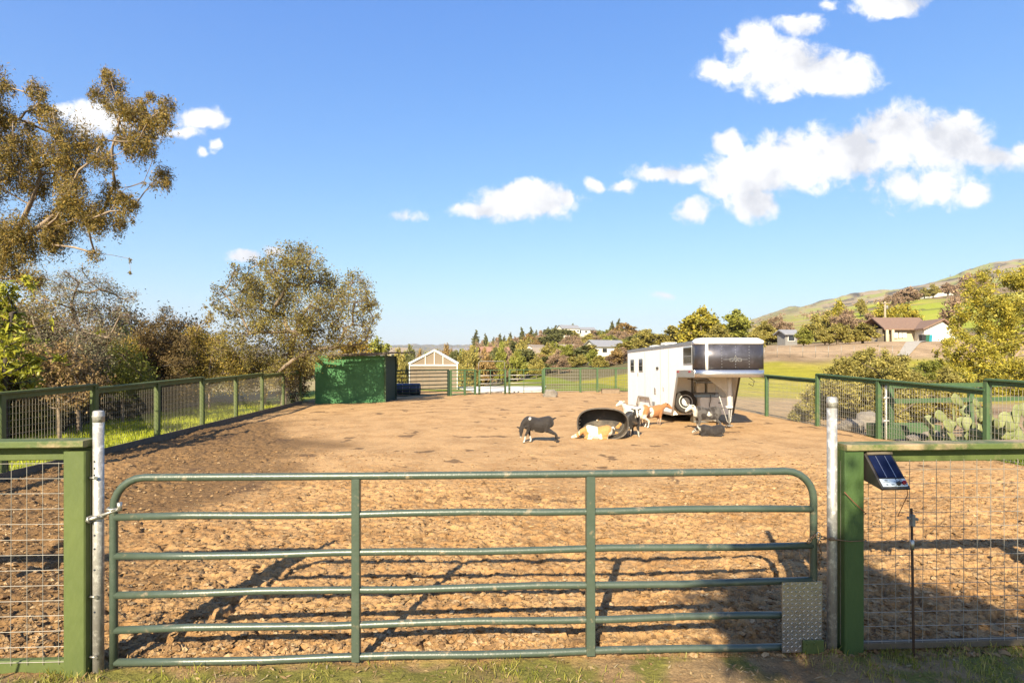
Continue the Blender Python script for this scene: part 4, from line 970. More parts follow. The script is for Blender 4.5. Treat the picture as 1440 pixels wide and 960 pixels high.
# ------------------------------------------------------------------ horse trailer (local x forward, y across, z up)
def build_trailer():
    yaw = math.atan2(-.9963, .0854)
    o = empty('horse_trailer', (5.22, 18.8, 0), 0, 'white gooseneck horse trailer with a dark riveted nose, parked on the dirt', 'trailer')
    o.rotation_euler = (0, R(-1.35), yaw)
    W, L0, zb, zr = 2.06, -5.0, .27, 2.58; XN, RC, zn = 2.34, .62, 1.52
    def P(x, y, z): return Vector((x, y, z))
    # body shell: side walls with a slanted front edge, top band, rear
    for y, nm in ((0, 'side_wall'), (W, 'side_wall')):
        y0, y1 = (y, y+.04) if y == 0 else (y-.04, y)
        pts = [P(L0, y0, zb), P(0, y0, zb), P(.50, y0, zn), P(XN-RC, y0, zn), P(XN-RC, y0, zr), P(L0, y0, zr)]
        b = MB(); b.poly_prism(pts, (0, y1-y0, 0)); b.build(nm, M['white'], o)
    b = MB(); b.box((L0+.02, W/2, (zb+zr)/2), (.04, W-.082, zr-zb)); b.build('rear_wall', M['white'], o)
    b = MB(); b.box((-.30, W/2, (zb+zn)/2), (.04, W-.082, zn-zb)); b.box((-.14, .062, .85), (.27, .04, 1.15)); b.build('bulkhead', M['white'], o)
    b = MB(); b.box(((L0)/2-.15, W/2, zb+.03), (-L0-.36, W-.09, .05)); b.build('floor', M['steelgrey'], o)
    # wrap-round nose: outline in plan from the left side round to the right
    out = []
    for k in range(25):                      # plan of the nose: bulging front, round corners
        a = math.pi*k/24; c, s = -math.cos(a), math.sin(a); e = 2/3.6
        out.append((XN-RC+RC*abs(s)**e, W/2+W/2*math.copysign(abs(c)**e, c)))
    def strip(z0, z1, off, mm, nm, i0=0, i1=None, par=None):
        pl = out[i0:i1]; b = MB(); n = len(pl); V = []
        for k, (x, y) in enumerate(pl):
            j = i0+k; a = out[max(j-1, 0)]; c = out[min(j+1, len(out)-1)]; t = Vector((c[0]-a[0], c[1]-a[1], 0)).normalized(); nr = Vector((t.y, -t.x, 0))
            V += [P(x, y, z0)+nr*off, P(x, y, z1)+nr*off, P(x, y, z1)+nr*(off-.02), P(x, y, z0)+nr*(off-.02)]
        F = []
        for k in range(n-1):
            q, r_ = 4*k, 4*k+4
            F += [(q, r_, r_+1, q+1), (q+1, r_+1, r_+2, q+2), (q+2, r_+2, r_+3, q+3), (q+3, r_+3, r_, q)]
        F += [(0, 1, 2, 3), tuple(4*(n-1)+c for c in (3, 2, 1, 0))]
        b.add(V, F, True); return b.build(nm, mm, par or o)
    nose = strip(zn+.24, zr-.09, .0, M['nosepanel'], 'nose_panel')
    strip(zn, zn+.22, .012, M['alu'], 'lower_band')
    strip(zr-.09, zr+.02, .010, M['white'], 'upper_band')
    strip(zn+.22, zr-.09, .008, M['white'], 'corner_glint', 6, 8)  # white strip standing in for the bright reflection on the rounded corner
    # rivets and emblem on the nose
    b = MB()
    for y in (.62, 1.03, 1.44):
        for k in range(8): b.rod(P(XN, y, zn+.30+k*.084), P(XN+.006, y, zn+.30+k*.084), .011, 6)
    b.build('rivet', M['alu'], nose)
    b = MB(); b.box((XN+.002, 1.03, zn+.52), (.006, .72, .008)); b.build('seam', M['alu'], nose)
    b = MB(); zc = zn+.50
    for s in (-1, 1):
        b.tube([P(XN+.006, 1.03+s*.05, zc+.05), P(XN+.006, 1.03+s*.17, zc+.045), P(XN+.006, 1.03+s*.17, zc-.035), P(XN+.006, 1.03+s*.10, zc-.04), P(XN+.006, 1.03+s*.06, zc-.005)], .010, 5)
    b.tube([P(XN+.006, 1.03, zc+.13), P(XN+.006, .98, zc+.02), P(XN+.006, 1.03, zc-.06), P(XN+.006, 1.08, zc+.02)], .009, 5, closed=True); b.build('emblem', M['steelgrey'], nose)
    # nose floor, roof
    inner = [(XN-RC+(x-XN+RC)*.95, W/2+(y-W/2)*.955) for x, y in out]
    b = MB(); b.poly_prism([P(x, y, zn+.01) for x, y in inner]+[P(-.27, W-.042, zn+.01), P(-.27, .042, zn+.01)], (0, 0, .04)); b.build('nose_floor', M['whiteplain'], o)
    n = 10; V = []; F = []
    xs = [L0-.02, XN-RC]
    prof = [(-.02+(W+.04)*k/n, zr-.01+.10*(1-(2*k/n-1)**2)**.6 if 0 < k < n else zr-.01) for k in range(n+1)]
    for x in xs: V += [P(x, y, z) for y, z in prof]
    F = [(k, k+1, n+2+k, n+1+k) for k in range(n)]+[tuple(range(n, -1, -1)), tuple(range(n+1, 2*n+2))]
    F += [(0, n+1, 2*n+1, n)]
    b = MB(); b.add(V, F, False); b.build('roof', M['roofgrey'], o)
    b = MB(); top = [(x, y) for x, y in out]
    V = [P(x, y, zr+.02) for x, y in top]+[P(XN-RC+(x-XN+RC)*.75, W/2+(y-W/2)*.9, zr+.095) for x, y in top]; m_ = len(top)
    b.add(V, [(k, k+1, m_+k+1, m_+k) for k in range(m_-1)]+[tuple(range(m_, 2*m_))], True); b.build('nose_cap', M['white'], o)
    b = MB(); b.box(((L0+XN-RC)/2, -.008, zr-.04), (XN-RC-L0-.02, .02, .10)); b.build('roof_rail', M['roofgrey'], o)
    b = MB(); b.box((-2.2, W*.35, zr+.13), (.45, .45, .10)); b.build('roof_vent', M['whiteplain'], o, bevel=.02)
    b = MB(); b.box((-4.0, W*.4, zr+.12), (.35, .35, .08)); b.build('roof_vent', M['whiteplain'], o, bevel=.02)
    # trim bands on the visible side
    b = MB(); b.box((1.19, -.010, zn+.11), (1.40, .02, .22)); b.build('lower_band', M['alu'], o)
    b = MB(); b.poly_prism([P(-.02, -.022, zb), P(.085, -.022, zb), P(.60, -.022, zn), P(.47, -.022, zn)], (0, .024, 0)); b.build('slant_trim', M['alu'], o)
    b = MB(); b.poly_prism([P(.0, W-.03, zb), P(.075, W-.03, zb), P(.58, W-.03, zn), P(.50, W-.03, zn)], (0, .03, 0)); b.build('slant_trim', M['kick'], o)
    for x in (.62, 1.55):
        b = MB(); b.box((x, -.028, zn+.17), (.13, .02, .05)); b.build('marker_light', M['red'], o, bevel=.006)
    # windows
    def window(x, z, w, h, slats=2):
        b = MB(); b.box((x, -.012, z), (w+.07, .022, h+.07)); f = b.build('window', M['alu'], o, bevel=.006)
        b = MB(); b.box((x, -.026, z), (w, .012, h)); b.build('pane', M['glass'], f)
        b = MB(); b.box((x, -.035, z-.02), (w, .01, .025)); b.build('glazing_bar', M['steelgrey'], f)
    window(1.40, 2.18, .60, .46); window(-4.3, 1.95, .42, .42); window(-3.2, 1.95, .42, .42)
    # doors: seams, latch, small fittings
    b = MB()
    for x, z0, z1 in ((-2.75, .35, 2.45), (-1.05, .35, 2.45), (-.25, .6, 2.45)): b.box((x, -.003, (z0+z1)/2), (.012, .008, z1-z0))
    b.build('door_seam', M['steelgrey'], o)
    for x in (-4.6, -3.75, -2.0, -.62, .9):
        b = MB(); b.box((x, -.002, 1.45 if x < 0 else 2.1), (.008, .006, 2.1 if x < 0 else .8)); b.build('panel_seam', M['offwhitebox'], o)
    b = MB(); b.box((L0/2, -.012, zb+.05), (-L0-.02, .022, .09)); b.build('rub_rail', M['alu'], o)
    b = MB(); b.box((-1.35, -.016, 1.82), (.20, .03, .09)); b.build('badge', M['glass'], o, bevel=.01)
    b = MB(); b.box((-1.6, -.012, 1.02), (.16, .022, .22)); b.build('latch', M['alu'], o, bevel=.008)
    b = MB(); b.box((-.75, -.012, 1.12), (.06, .022, .14)); b.build('latch', M['alu'], o, bevel=.008)
    b = MB(); b.box((-3.6, -.012, 1.6), (.05, .022, .12)); b.build('latch', M['steelgrey'], o, bevel=.008)
    b = MB(); b.box((-1.9, -.014, .55), (.55, .02, .16)); b.build('vent', M['steelgrey'], o)
    # wheels and fender
    for x in (-3.1, -2.25):
        for y in (-.0, W):
            wheel(o, P(x, .20 if y < 1 else W-.20, .36), .36, .2, 'wheel', Matrix.Rotation(R(90), 3, 'X'))
    b = MB(); b.poly_prism([P(-3.6, -.10, .40), P(-3.35, -.10, .78), P(-2.0, -.10, .78), P(-1.75, -.10, .40), P(-1.82, -.10, .40), P(-2.05, -.10, .72), P(-3.3, -.10, .72), P(-3.53, -.10, .40)], (0, .096, 0)); b.build('fender', M['alu'], o)
    # under the nose: spare wheel, tanks, cabinet, jack
    tilt = Matrix.Rotation(R(90-8), 3, 'Y') @ Matrix.Rotation(0, 3, 'Z')
    wheel(o, P(-.08, .47, .70), .37, .22, 'spare_wheel', Matrix.Rotation(R(82), 3, 'Y'))
    for y in (.99, 1.36):
        b = MB(); b.box((-.13, y, 1.16), (.24, .29, .32)); b.build('battery_box', M['offwhitebox'], o, bevel=.035, seg=3)
    b = MB(); b.box((-.15, 1.17, .975), (.30, .85, .035)); b.box((-.26, .80, 1.2), (.03, .05, .55)); b.box((-.26, 1.57, 1.2), (.03, .05, .55)); b.box((-.1, 1.17, 1.38), (.04, .60, .03)); b.build('battery_tray', M['steelgrey'], o)
    b = MB(); b.box((-.02, 1.36, .58), (.50, .98, .56)); cb = b.build('tack_cabinet', M['whiteplain'], o, bevel=.015)
    b = MB(); b.box((.234, 1.52, .68), (.012, .10, .05)); b.build('latch', M['steelgrey'], cb)
    b = MB(); b.tube([P(.24, 1.2, .95), P(.26, 1.21, .8), P(.25, 1.16, .62), P(.25, 1.18, .5)], .012, 6); b.build('hose', M['blackplastic'], o)
    b = MB(); b.tube([P(-.2, .62, 1.46), P(-.1, .9, 1.40), P(.0, 1.2, 1.44), P(.1, 1.5, 1.40)], .014, 6); b.build('hose', M['blackplastic'], o)
    jx, jy = 1.35, 1.30
    b = MB(); b.rod(P(jx, jy, .62), P(jx, jy, zn+.01), .075, 14); b.rod(P(jx, jy, .58), P(jx, jy, .64), .11, 14)
    b.build('jack_tube', M['whiteplain'], o)
    b = MB(); b.rod(P(jx, jy, .06), P(jx, jy, .60), .035, 10); b.box((jx, jy, .05), (.16, .16, .03)); b.build('jack_leg', M['steelgrey'], o)
    b = MB(); b.poly_prism([P(jx, jy-.07, zn), P(jx, jy-.72, zn), P(jx, jy-.07, 1.02)], (.03, 0, 0)); b.poly_prism([P(jx-.04, jy, zn), P(jx-1.1, jy, zn), P(jx-.04, jy, 1.02)], (0, .03, 0)); b.build('gusset_plate', M['offwhitebox'], o)
    for q in (-.05, .22):
        pts = [P(jx+.05, jy-.28+q*1.6, 1.05-abs(q)*.3), P(jx+.03, jy-.15+q, .55), P(jx+.02, jy-.06+q*.4, .18), P(jx+.02, jy-.02, .12)]
        b = MB(); b.tube(pts, .018, 6); b.build('safety_chain', M['galv'], o)
    b = MB(); b.tube([P(1.2, W-.05, zn), P(1.25, W+.1, zn-.12), P(1.2, W+.08, zn-.28), P(1.15, W-.04, zn-.2)], .01, 6); b.build('cable', M['blackplastic'], o)
    # block beneath the cabinet
    p = Vector((1000-720, 0, 0)); q = gat(998, 599); q.y += 1.0
    c = wthing('wooden_block', tuple(q), 'square wooden block on the ground under the trailer nose', 'block')
    b = MB(); b.box(q+Vector((0, 0, .15)), (.50, .35, .30)); b.build('block_body', M['kick'], c, bevel=.012)
    b = MB(); b.box(q+Vector((0, -.18, .25)), (.46, .02, .03)); b.box(q+Vector((0, -.18, .06)), (.46, .02, .03)); b.build('strap', M['steelgrey'], c)
def wheel(par, c, r, w, name, Mx):
    """axis of the lathe is local z, turned by Mx"""
    b = MB(); k = w/2
    b.lathe([(r*.62, -k*.8), (r*.78, -k), (r*.93, -k*.95), (r, -k*.6), (r, k*.6), (r*.93, k*.95), (r*.78, k), (r*.62, k*.8)], c, 28, Mx); t = b.build(name, M['rubber'], par)
    b = MB(); b.lathe([(r*.60, k*.72), (r*.63, k*.86), (r*.59, k*.9), (r*.55, k*.78), (r*.46, k*.74), (r*.30, k*.84), (r*.22, k*.86), (r*.20, k*1.02), (r*.05, k*1.05)], c, 24, Mx)
    b.lathe([(r*.60, -k*.72), (r*.63, -k*.86), (r*.58, -k*.9), (r*.30, -k*.72), (r*.05, -k*.7)], c, 24, Mx)
    rim = b.build('rim', M['rimw'], t)
    b = MB()
    for i in range(8):
        a = i*math.pi/4; q = Mx @ Vector((r*.41*math.cos(a), r*.41*math.sin(a), k*.70)); q2 = Mx @ Vector((r*.41*math.cos(a), r*.41*math.sin(a), k*.81)); b.rod(c+q, c+q2, r*.06, 8)
    b.build('vent_hole', M['dark'], rim)

# ------------------------------------------------------------------ stock tank on its side
def build_tank():
    p = gat(848, 618.5); p.y += .05
    o = empty('stock_tank', (p.x, p.y, 0), R(-8), 'black oval rubber stock tank tipped on its side, goat inside', 'stock tank')
    n = 44; LX, LZ, dep = .66, .41, .60
    def oval(f, y, grow=0):
        pts = []
        for k in range(n):
            a = 2*math.pi*k/n; ex = .42; c, s = math.cos(a), math.sin(a); q = (abs(c)**2.6+abs(s)**2.6)**(-1/2.6)
            pts.append(Vector(((LX*f+grow)*c*q, y, (LZ*f+grow)*s*q+LZ*.995)))
        return pts
    secs = [(.90, dep), (.92, dep-.03), (.95, .30), (.965, .28), (.98, .05), (1.0, .035), (1.0, 0), (.965, -.004), (.945, .03), (.93, .2), (.915, .28), (.88, dep-.05), (.84, dep-.06)]
    V = []; F = []
    for f, y in secs: V += oval(f, y)
    m_ = len(secs)
    for i in range(m_-1): F += [(i*n+k, i*n+(k+1) % n, (i+1)*n+(k+1) % n, (i+1)*n+k) for k in range(n)]
    F += [tuple(range(n)), tuple((m_-1)*n+k for k in range(n))]
    b = MB(); b.add(V, F, True); b.build('tank_wall', M['tankrubber'], o)
    b = MB(); V = oval(.99, 0); b.tube(V, .022, 8, closed=True); b.build('rim', M['tankrubber'], o)
    for f in (0, 1):
        b = MB()
        for k in range(5):
            a = R(65+12.5*k) if f == 0 else R(152+14*k)
            q = (abs(math.cos(a))**2.6+abs(math.sin(a))**2.6)**(-1/2.6)
            b.beam(Vector((LX*.93*math.cos(a)*q, .08, LZ*.93*math.sin(a)*q+LZ)), Vector((LX*.88*math.cos(a)*q, dep-.08, LZ*.88*math.sin(a)*q+LZ)), .05, .018)
        b.build('inner_rib', M['tankrubber'], o)

# ------------------------------------------------------------------ goats
GOATMAT = None
def goatmat():
    global GOATMAT
    if GOATMAT: return GOATMAT
    m, nt, out = newmat('goat_coat'); L = nt.links
    p = nd(nt, 'ShaderNodeBsdfPrincipled'); L.new(p.outputs[0], out.inputs[0]); p.inputs['Roughness'].default_value = .75; p.inputs['Specular IOR Level'].default_value = .25
    p.inputs['Sheen Weight'].default_value = .15
    a = nd(nt, 'ShaderNodeAttribute', attribute_name='Col'); tc = nd(nt, 'ShaderNodeTexCoord')
    mp = nd(nt, 'ShaderNodeMapping'); mp.inputs['Scale'].default_value = (12, 40, 60); L.new(tc.outputs['Object'], mp.inputs[0])
    n = nd(nt, 'ShaderNodeTexNoise'); n.inputs['Scale'].default_value = 1.6; n.inputs['Detail'].default_value = 6; L.new(mp.outputs[0], n.inputs['Vector'])
    mr = nd(nt, 'ShaderNodeMapRange'); mr.inputs[1].default_value = .3; mr.inputs[2].default_value = .7; mr.inputs[3].default_value = .72; mr.inputs[4].default_value = 1.22; L.new(n.outputs['Fac'], mr.inputs[0])
    h = nd(nt, 'ShaderNodeHueSaturation'); L.new(a.outputs['Color'], h.inputs['Color']); L.new(mr.outputs[0], h.inputs['Value']); L.new(h.outputs[0], p.inputs['Base Color'])
    b = nd(nt, 'ShaderNodeBump'); b.inputs['Strength'].default_value = .4; b.inputs['Distance'].default_value = .01; L.new(n.outputs['Fac'], b.inputs['Height']); L.new(b.outputs[0], p.inputs['Normal'])
    GOATMAT = m; return m

def capsule(bm_v, bm_f, a, c, r0, r1, n=14, sy=1.0):
    """closed tapered capsule a->c appended to the lists"""
    a, c = Vector(a), Vector(c); d = c-a; L = d.length
    if L < 1e-5: d = Vector((0, 0, 1)); L = 1e-5
    d.normalize(); t = Vector((0, 1, 0)) if abs(d.y) < .9 else Vector((1, 0, 0)); x = d.cross(t).normalized(); y = d.cross(x).normalized()
    rings = []
    for k in (70, 45, 20): rings.append((a-d*r0*math.sin(R(k)), r0*math.cos(R(k))))
    rings += [(a, r0), (c, r1)]
    for k in (20, 45, 70): rings.append((c+d*r1*math.sin(R(k)), r1*math.cos(R(k))))
    b = len(bm_v)
    for p, r in rings:
        for k in range(n): bm_v.append(p+(x*math.cos(2*math.pi*k/n)+y*math.sin(2*math.pi*k/n)*1.0)*r)
    m_ = len(rings)
    for i in range(m_-1): bm_f.extend([(b+i*n+k, b+i*n+(k+1) % n, b+(i+1)*n+(k+1) % n, b+(i+1)*n+k) for k in range(n)])
    bm_f.append(tuple(b+k for k in range(n-1, -1, -1))); bm_f.append(tuple(b+(m_-1)*n+k for k in range(n)))

def goat(label, loc, heading, pose, coat, seed, scale=1.0):
    """one goat: body grown from tapered limbs into a single skin. local x = towards the head"""
    V = []; F = []
    lie = pose.get('lie'); dzb = pose.get('drop', 0.0)
    C = lambda a, c, r0, r1: capsule(V, F, a, c, r0, r1)
    z0 = .475-dzb
    bend = pose.get('bend', 0.0)
    def sp(x, z): return Vector((x, bend*max(0, x)**2*2.2, z))           # spine bends sideways towards the head
    # trunk: deep chest, round belly, hips
    C(sp(.27, z0+.045), sp(.12, z0+.0), .160, .175); C(sp(.12, z0-.02), sp(-.10, z0-.045), .178, .188); C(sp(-.08, z0-.04), sp(-.29, z0+.055), .180, .150); C(sp(-.31, z0+.06), sp(-.33, z0+.02), .135, .12)
    C(sp(.28, z0+.10), sp(.0, z0+.055), .105, .095); C(sp(0, z0+.055), sp(-.28, z0+.105), .095, .10); C(sp(.33, z0-.02), sp(.36, z0+.06), .11, .09)
    # neck and head
    nb = sp(.36, z0+.10); hd = Vector(pose.get('head', (.56, 0, z0+.32))); md = Vector(pose.get('dir', (1, 0, -.45))).normalized()
    mid = nb.lerp(hd, .5)+Vector((0, 0, .02))
    C(nb-Vector((.03, 0, .03)), mid, .105, .075); C(mid, hd, .075, .060)
    sd = md.cross(Vector((0, 0, 1))); sd = sd.normalized() if sd.length > .05 else Vector((0, 1, 0)); upv = sd.cross(md).normalized()
    C(hd, hd+md*.07, .066, .058); C(hd+md*.06, hd+md*.17, .054, .036); C(hd+md*.165-upv*.004, hd+md*.195-upv*.008, .035, .030)
    C(hd+md*.02-upv*.035, hd+md*.15-upv*.03, .034, .024)                  # jaw
    for s in (-1, 1):                                                     # ears
        e0 = hd-md*.02+sd*s*.05+upv*.025; e1 = e0+sd*s*.10+upv*pose.get('ear', .015)-md*.035
        C(e0, e0.lerp(e1, .5), .016, .024); C(e0.lerp(e1, .5), e1, .024, .009)
    if pose.get('horns'):
        for s in (-1, 1):
            h0 = hd-md*.01+sd*s*.022+upv*.055; C(h0, h0+upv*.07-md*.05, .013, .009); C(h0+upv*.07-md*.05, h0+upv*.09-md*.12, .009, .006)
    if pose.get('beard'): C(hd+md*.12-upv*.05, hd+md*.11-upv*.12, .014, .006)
    # tail
    tz = Vector((-.40, 0, z0+.10)); C(tz, tz+Vector((-.06, 0, .045)), .028, .022); C(tz+Vector((-.06, 0, .045)), tz+Vector((-.12, 0, .05 if not lie else -.03)), .022, .012)
    if not lie:
        fl = pose.get('front', ((.28, .0), (.26, .0))); hl = pose.get('hind', ((-.34, 0), (-.32, 0)))
        for s, (fx, fy) in zip((1, -1), fl):
            sh = sp(.27, z0-.04)+Vector((0, s*.085, 0)); ft = Vector((fx, sp(.27, 0).y+s*.085+fy, 0))
            kn = Vector((.27+(fx-.27)*.55+.012, sh.y+(ft.y-sh.y)*.55, .20)); fe = ft+Vector((-.012, 0, .075))
            C(sh, sh+Vector((.0, s*.005, -.12)), .075, .048); C(sh+Vector((0, s*.005, -.12)), kn, .046, .030); C(kn, fe, .030, .022); C(fe, ft+Vector((.008, 0, .028)), .024, .027); C(ft+Vector((.012, 0, .024)), ft+Vector((.022, 0, .018)), .027, .022)
        for s, (hx, hy) in zip((1, -1), hl):
            hp = Vector((-.27, s*.085, z0-.01)); ft = Vector((hx, s*.095+hy, 0)); dx = hx+.33
            kn = Vector((-.20+dx*.25, s*.108+hy*.3, .33)); hk = Vector((-.375+dx*.75, s*.095+hy*.7, .215)); fe = ft+Vector((-.02, 0, .075))
            C(hp, kn, .098, .068); C(kn, hk, .058, .028); C(hk, fe, .028, .021); C(fe, ft+Vector((.006, 0, .028)), .023, .027); C(ft+Vector((.010, 0, .024)), ft+Vector((.022, 0, .018)), .027, .022)
        if pose.get('udder'): C((-.16, 0, z0-.17), (-.17, 0, z0-.21), .07, .05)
    else:
        for s in (1, -1):
            k = s if lie == 'sternal' else s*.6
            sh = sp(.26, z0-.06)+Vector((0, k*.10, 0))
            if lie == 'side' or (s == -1 and pose.get('stretch')):         # front leg stretched out
                q = sh+Vector((.22, s*.03, -z0+.10)); e = q+Vector((.16, s*.02, -.05)); C(sh, q, .06, .036); C(q, e, .032, .022); C(e, e+Vector((.05, 0, -.005)), .024, .024)
            else:
                q = sh+Vector((.13, s*.03, -.04)); q.z = .06; C(sh, q, .062, .038); e = q+Vector((-.14, s*.01, -.02)); e.z = .04; C(q, e, .034, .026); C(e, e+Vector((-.05, 0, 0)), .024, .024)
            hp = Vector((-.24, s*.06, z0-.02)); kn = Vector((-.05, s*.13, max(.10, z0-.10))); C(hp, kn, .115, .075)
            hk = Vector((-.26, s*.15, .055)); C(kn, hk, .058, .034); C(hk, hk+Vector((.17, s*.02, -.012)), .032, .024); C(hk+Vector((.17, s*.02, -.012)), hk+Vector((.22, s*.02, -.015)), .025, .025)
    me = bpy.data.meshes.new('goat'); me.from_pydata([tuple(Vector((v.x*.88, v.y, v.z))*scale) for v in V], [], F); me.update()
    tmp = bpy.data.objects.new('tmp', me); COL.objects.link(tmp)
    rm = tmp.modifiers.new('r', 'REMESH'); rm.mode = 'VOXEL'; rm.voxel_size = .0125*scale; rm.use_smooth_shade = True
    sm = tmp.modifiers.new('s', 'SMOOTH'); sm.factor = .5; sm.iterations = 3
    bpy.context.view_layer.update(); dg = bpy.context.evaluated_depsgraph_get()
    m2 = bpy.data.meshes.new_from_object(tmp.evaluated_get(dg)); bpy.data.objects.remove(tmp)
    m2.name = 'goat'; m2.materials.clear(); m2.materials.append(goatmat())
    co_ = np.empty(len(m2.vertices)*3, dtype=np.float32); m2.vertices.foreach_get('co', co_); co_ = co_.reshape(-1, 3)/scale; co_[:, 0] /= .88
    m2.polygons.foreach_set('use_smooth', np.ones(len(m2.polygons), bool))
    o = bpy.data.objects.new('goat', m2); COL.objects.link(o); o.location = loc; o.rotation_euler = (pose.get('roll', 0), 0, heading)
    tag(o, label, 'goat', 'goats resting in the yard')
    x, y, z = co_[:, 0], co_[:, 1], co_[:, 2]
    w = lambda f, s: fbm(x*f+s*3.1+seed, z*f+y*f*.7+s, 3, seed+s)
    hx = ((co_-np.array(hd))*np.array(md)).sum(1); hr = np.linalg.norm(co_-np.array(hd+md*.07), axis=1); face = sstep(.20, .13, hr)
    rgb = coat(x, y, z, w, face, hx, z0)
    rgb = np.where((z < .03)[:, None] & (not lie), np.array([.06, .05, .04]), rgb)
    setcol(o, np.clip(rgb, .01, .85))
    b = MB()
    for s in (-1, 1):
        e = (hd+md*.055+sd*s*.052+upv*.022)*scale; e.x *= .88
        MB.lathe(b, [(.002, -.013), (.010, -.008), (.013, 0), (.010, .008), (.002, .013)], e, 10)
    b.build('eye', M['glass'], o)
    b = MB()
    for s in (-1, 1): e = (hd+md*.205+sd*s*.014)*scale; e.x *= .88; b.lathe([(.001, -.006), (.006, 0), (.001, .006)], e, 8)
    b.build('nostril', M['dark'], o)
    return o

WH, TAN, BR, BK, GY = [np.array(c) for c in ((.74, .68, .58), (.52, .27, .095), (.36, .16, .06), (.030, .024, .021), (.13, .115, .105))]
def _mx(a, b, t): t = np.clip(t, 0, 1)[:, None]; return a*(1-t)+b*t
def build_goats():
    def cA(x, y, z, w, face, hx, z0):
        c = np.repeat(BK[None]*1.1, len(x), 0)
        c = _mx(c, WH*.9, sstep(.20, .16, z)*(x > 0)); c = _mx(c, WH, sstep(.05, .02, np.hypot(x-.12, z-.29))); c = _mx(c, WH, sstep(.045, .02, np.hypot(x-.22, z-.62)))
        return c
    p = gat(757, 622)
    goat('black goat standing alone with its head turned back, white forelegs', (p.x, p.y, 0), R(172), dict(bend=.5, head=(.46, .22, .36), dir=(.05, .25, -.95), front=((.38, .06), (.22, .03)), hind=((-.54, 0), (-.48, -.03)), ear=-.02), cA, 3, 1.0)
    def cB(x, y, z, w, face, hx, z0):
        c = _mx(np.repeat(WH[None], len(x), 0), TAN, sstep(.05, .16, w(3.2, 1)+.30*sstep(-.12, -.22, x)-.25*sstep(.0, .12, x)*sstep(.3, .2, x)))
        return _mx(c, TAN, .55*face*sstep(0, .1, w(8, 4)))
    p = gat(843, 617.5)
    goat('tan and white goat lying flat with its chin on the dirt before the tank', (p.x-.05, p.y-.05, 0), R(177), dict(lie='sternal', drop=.285, head=(.60, .0, .115), dir=(1, 0, -.28), ear=-.02), cB, 11, .98)
    def cC(x, y, z, w, face, hx, z0):
        c = _mx(np.repeat(TAN[None]*1.05, len(x), 0), WH, sstep(.05, .2, w(3, 2)-.35*sstep(-.05, .1, -x)+.1))
        return _mx(c, WH, face*sstep(.06, -.02, hx))
    p = gat(862, 616); 
    goat('tan goat curled inside the mouth of the tipped tank', (p.x+.05, p.y+.42, .05), R(150), dict(lie='sternal', drop=.20, head=(.30, .22, .47), dir=(.3, .9, -.15)), cC, 17, .92)
    def cD(x, y, z, w, face, hx, z0):
        c = np.repeat(BK[None], len(x), 0)
        c = _mx(c, WH, face*sstep(.030, .012, np.abs(y))); c = _mx(c, WH, sstep(.25, .20, z)*.85*(x > 0)*sstep(-.2, .1, w(9, 1)+.1))
        return _mx(c, np.array((.24, .15, .09)), .6*sstep(.5, .35, z)*sstep(.0, .2, w(4, 3)))
    p = gat(889, 614)
    goat('black goat facing the gate with a white blazed face, beside the tank', (p.x, p.y, 0), R(-88), dict(head=(.50, 0, .74), dir=(.75, 0, -.65), front=((.28, .03), (.27, -.03)), ear=.0, horns=False), cD, 23, 1.0)
    def cE(x, y, z, w, face, hx, z0):
        c = _mx(np.repeat(WH[None], len(x), 0), BR*1.2, sstep(-.14, -.22, x+.08*w(4, 1))*sstep(.36, .44, z)); return c
    p = gat(893, 602)
    goat('white goat with a brown rump standing behind the black goat', (p.x+.05, p.y, 0), R(186), dict(head=(.54, .04, .74), dir=(.85, .3, -.30)), cE, 29, 1.05)
    def cF(x, y, z, w, face, hx, z0):
        c = _mx(np.repeat(BR[None]*1.15, len(x), 0), WH, sstep(.05, .0, np.abs(x+.13+.05*w(4, 1))-.055)); c = _mx(c, WH, sstep(.30, .24, z+.05*w(6, 2))*.35); c = _mx(c, WH, face*sstep(.02, .0, np.abs(y)-.01)*.6)
        return _mx(c, BK, sstep(.18, .1, z)*.5)
    p = gat(917, 599)
    goat('brown goat with a white flank patch standing against the trailer side', (p.x, p.y, 0), R(12), dict(head=(.56, -.03, .66), dir=(.9, -.25, -.55)), cF, 31, 1.0)
    def cG(x, y, z, w, face, hx, z0):
        c = _mx(np.repeat(GY[None]*.85, len(x), 0), BK*1.4, sstep(-.1, .3, w(5, 1))); c = _mx(c, WH, sstep(.07, .03, np.hypot((x-.02)*.9, (z-.47))+.04*w(9, 3)))
        c = _mx(c, WH, sstep(.33, .29, z)*sstep(.24, .3, z)*(np.abs(x) < .2)); c = _mx(c, WH, sstep(.22, .1, z)*.75); return _mx(c, WH, sstep(.33, .42, x)*sstep(-.15, .1, w(6, 7)+.25))
    p = gat(992, 606)
    goat('grey goat with a white flank spot and white head by the spare wheel', (p.x+.05, p.y, 0), R(184), dict(head=(.53, .02, .66), dir=(.85, .1, -.55)), cG, 37, 1.08)
    def cH(x, y, z, w, face, hx, z0):
        c = _mx(np.repeat(BK[None], len(x), 0), GY, .15*sstep(.1, .4, w(6, 1))); return _mx(c, WH*.9, face*sstep(-.1, .15, w(10, 2)))
    p = gat(996, 614)
    goat('black goat lying on the dirt before the trailer, pale grizzled face', (p.x+.1, p.y, 0), R(176), dict(lie='sternal', drop=.29, head=(.50, .02, .24), dir=(.8, -.3, -.5)), cH, 41, .88)
ORD = ['first', 'second', 'third', 'fourth', 'fifth', 'sixth', 'seventh', 'eighth', 'ninth', 'tenth', 'eleventh', 'twelfth', 'thirteenth', 'fourteenth', 'fifteenth', 'sixteenth', 'seventeenth', 'eighteenth', 'nineteenth', 'twentieth', 'twenty-first', 'twenty-second', 'twenty-third', 'twenty-fourth', 'twenty-fifth']
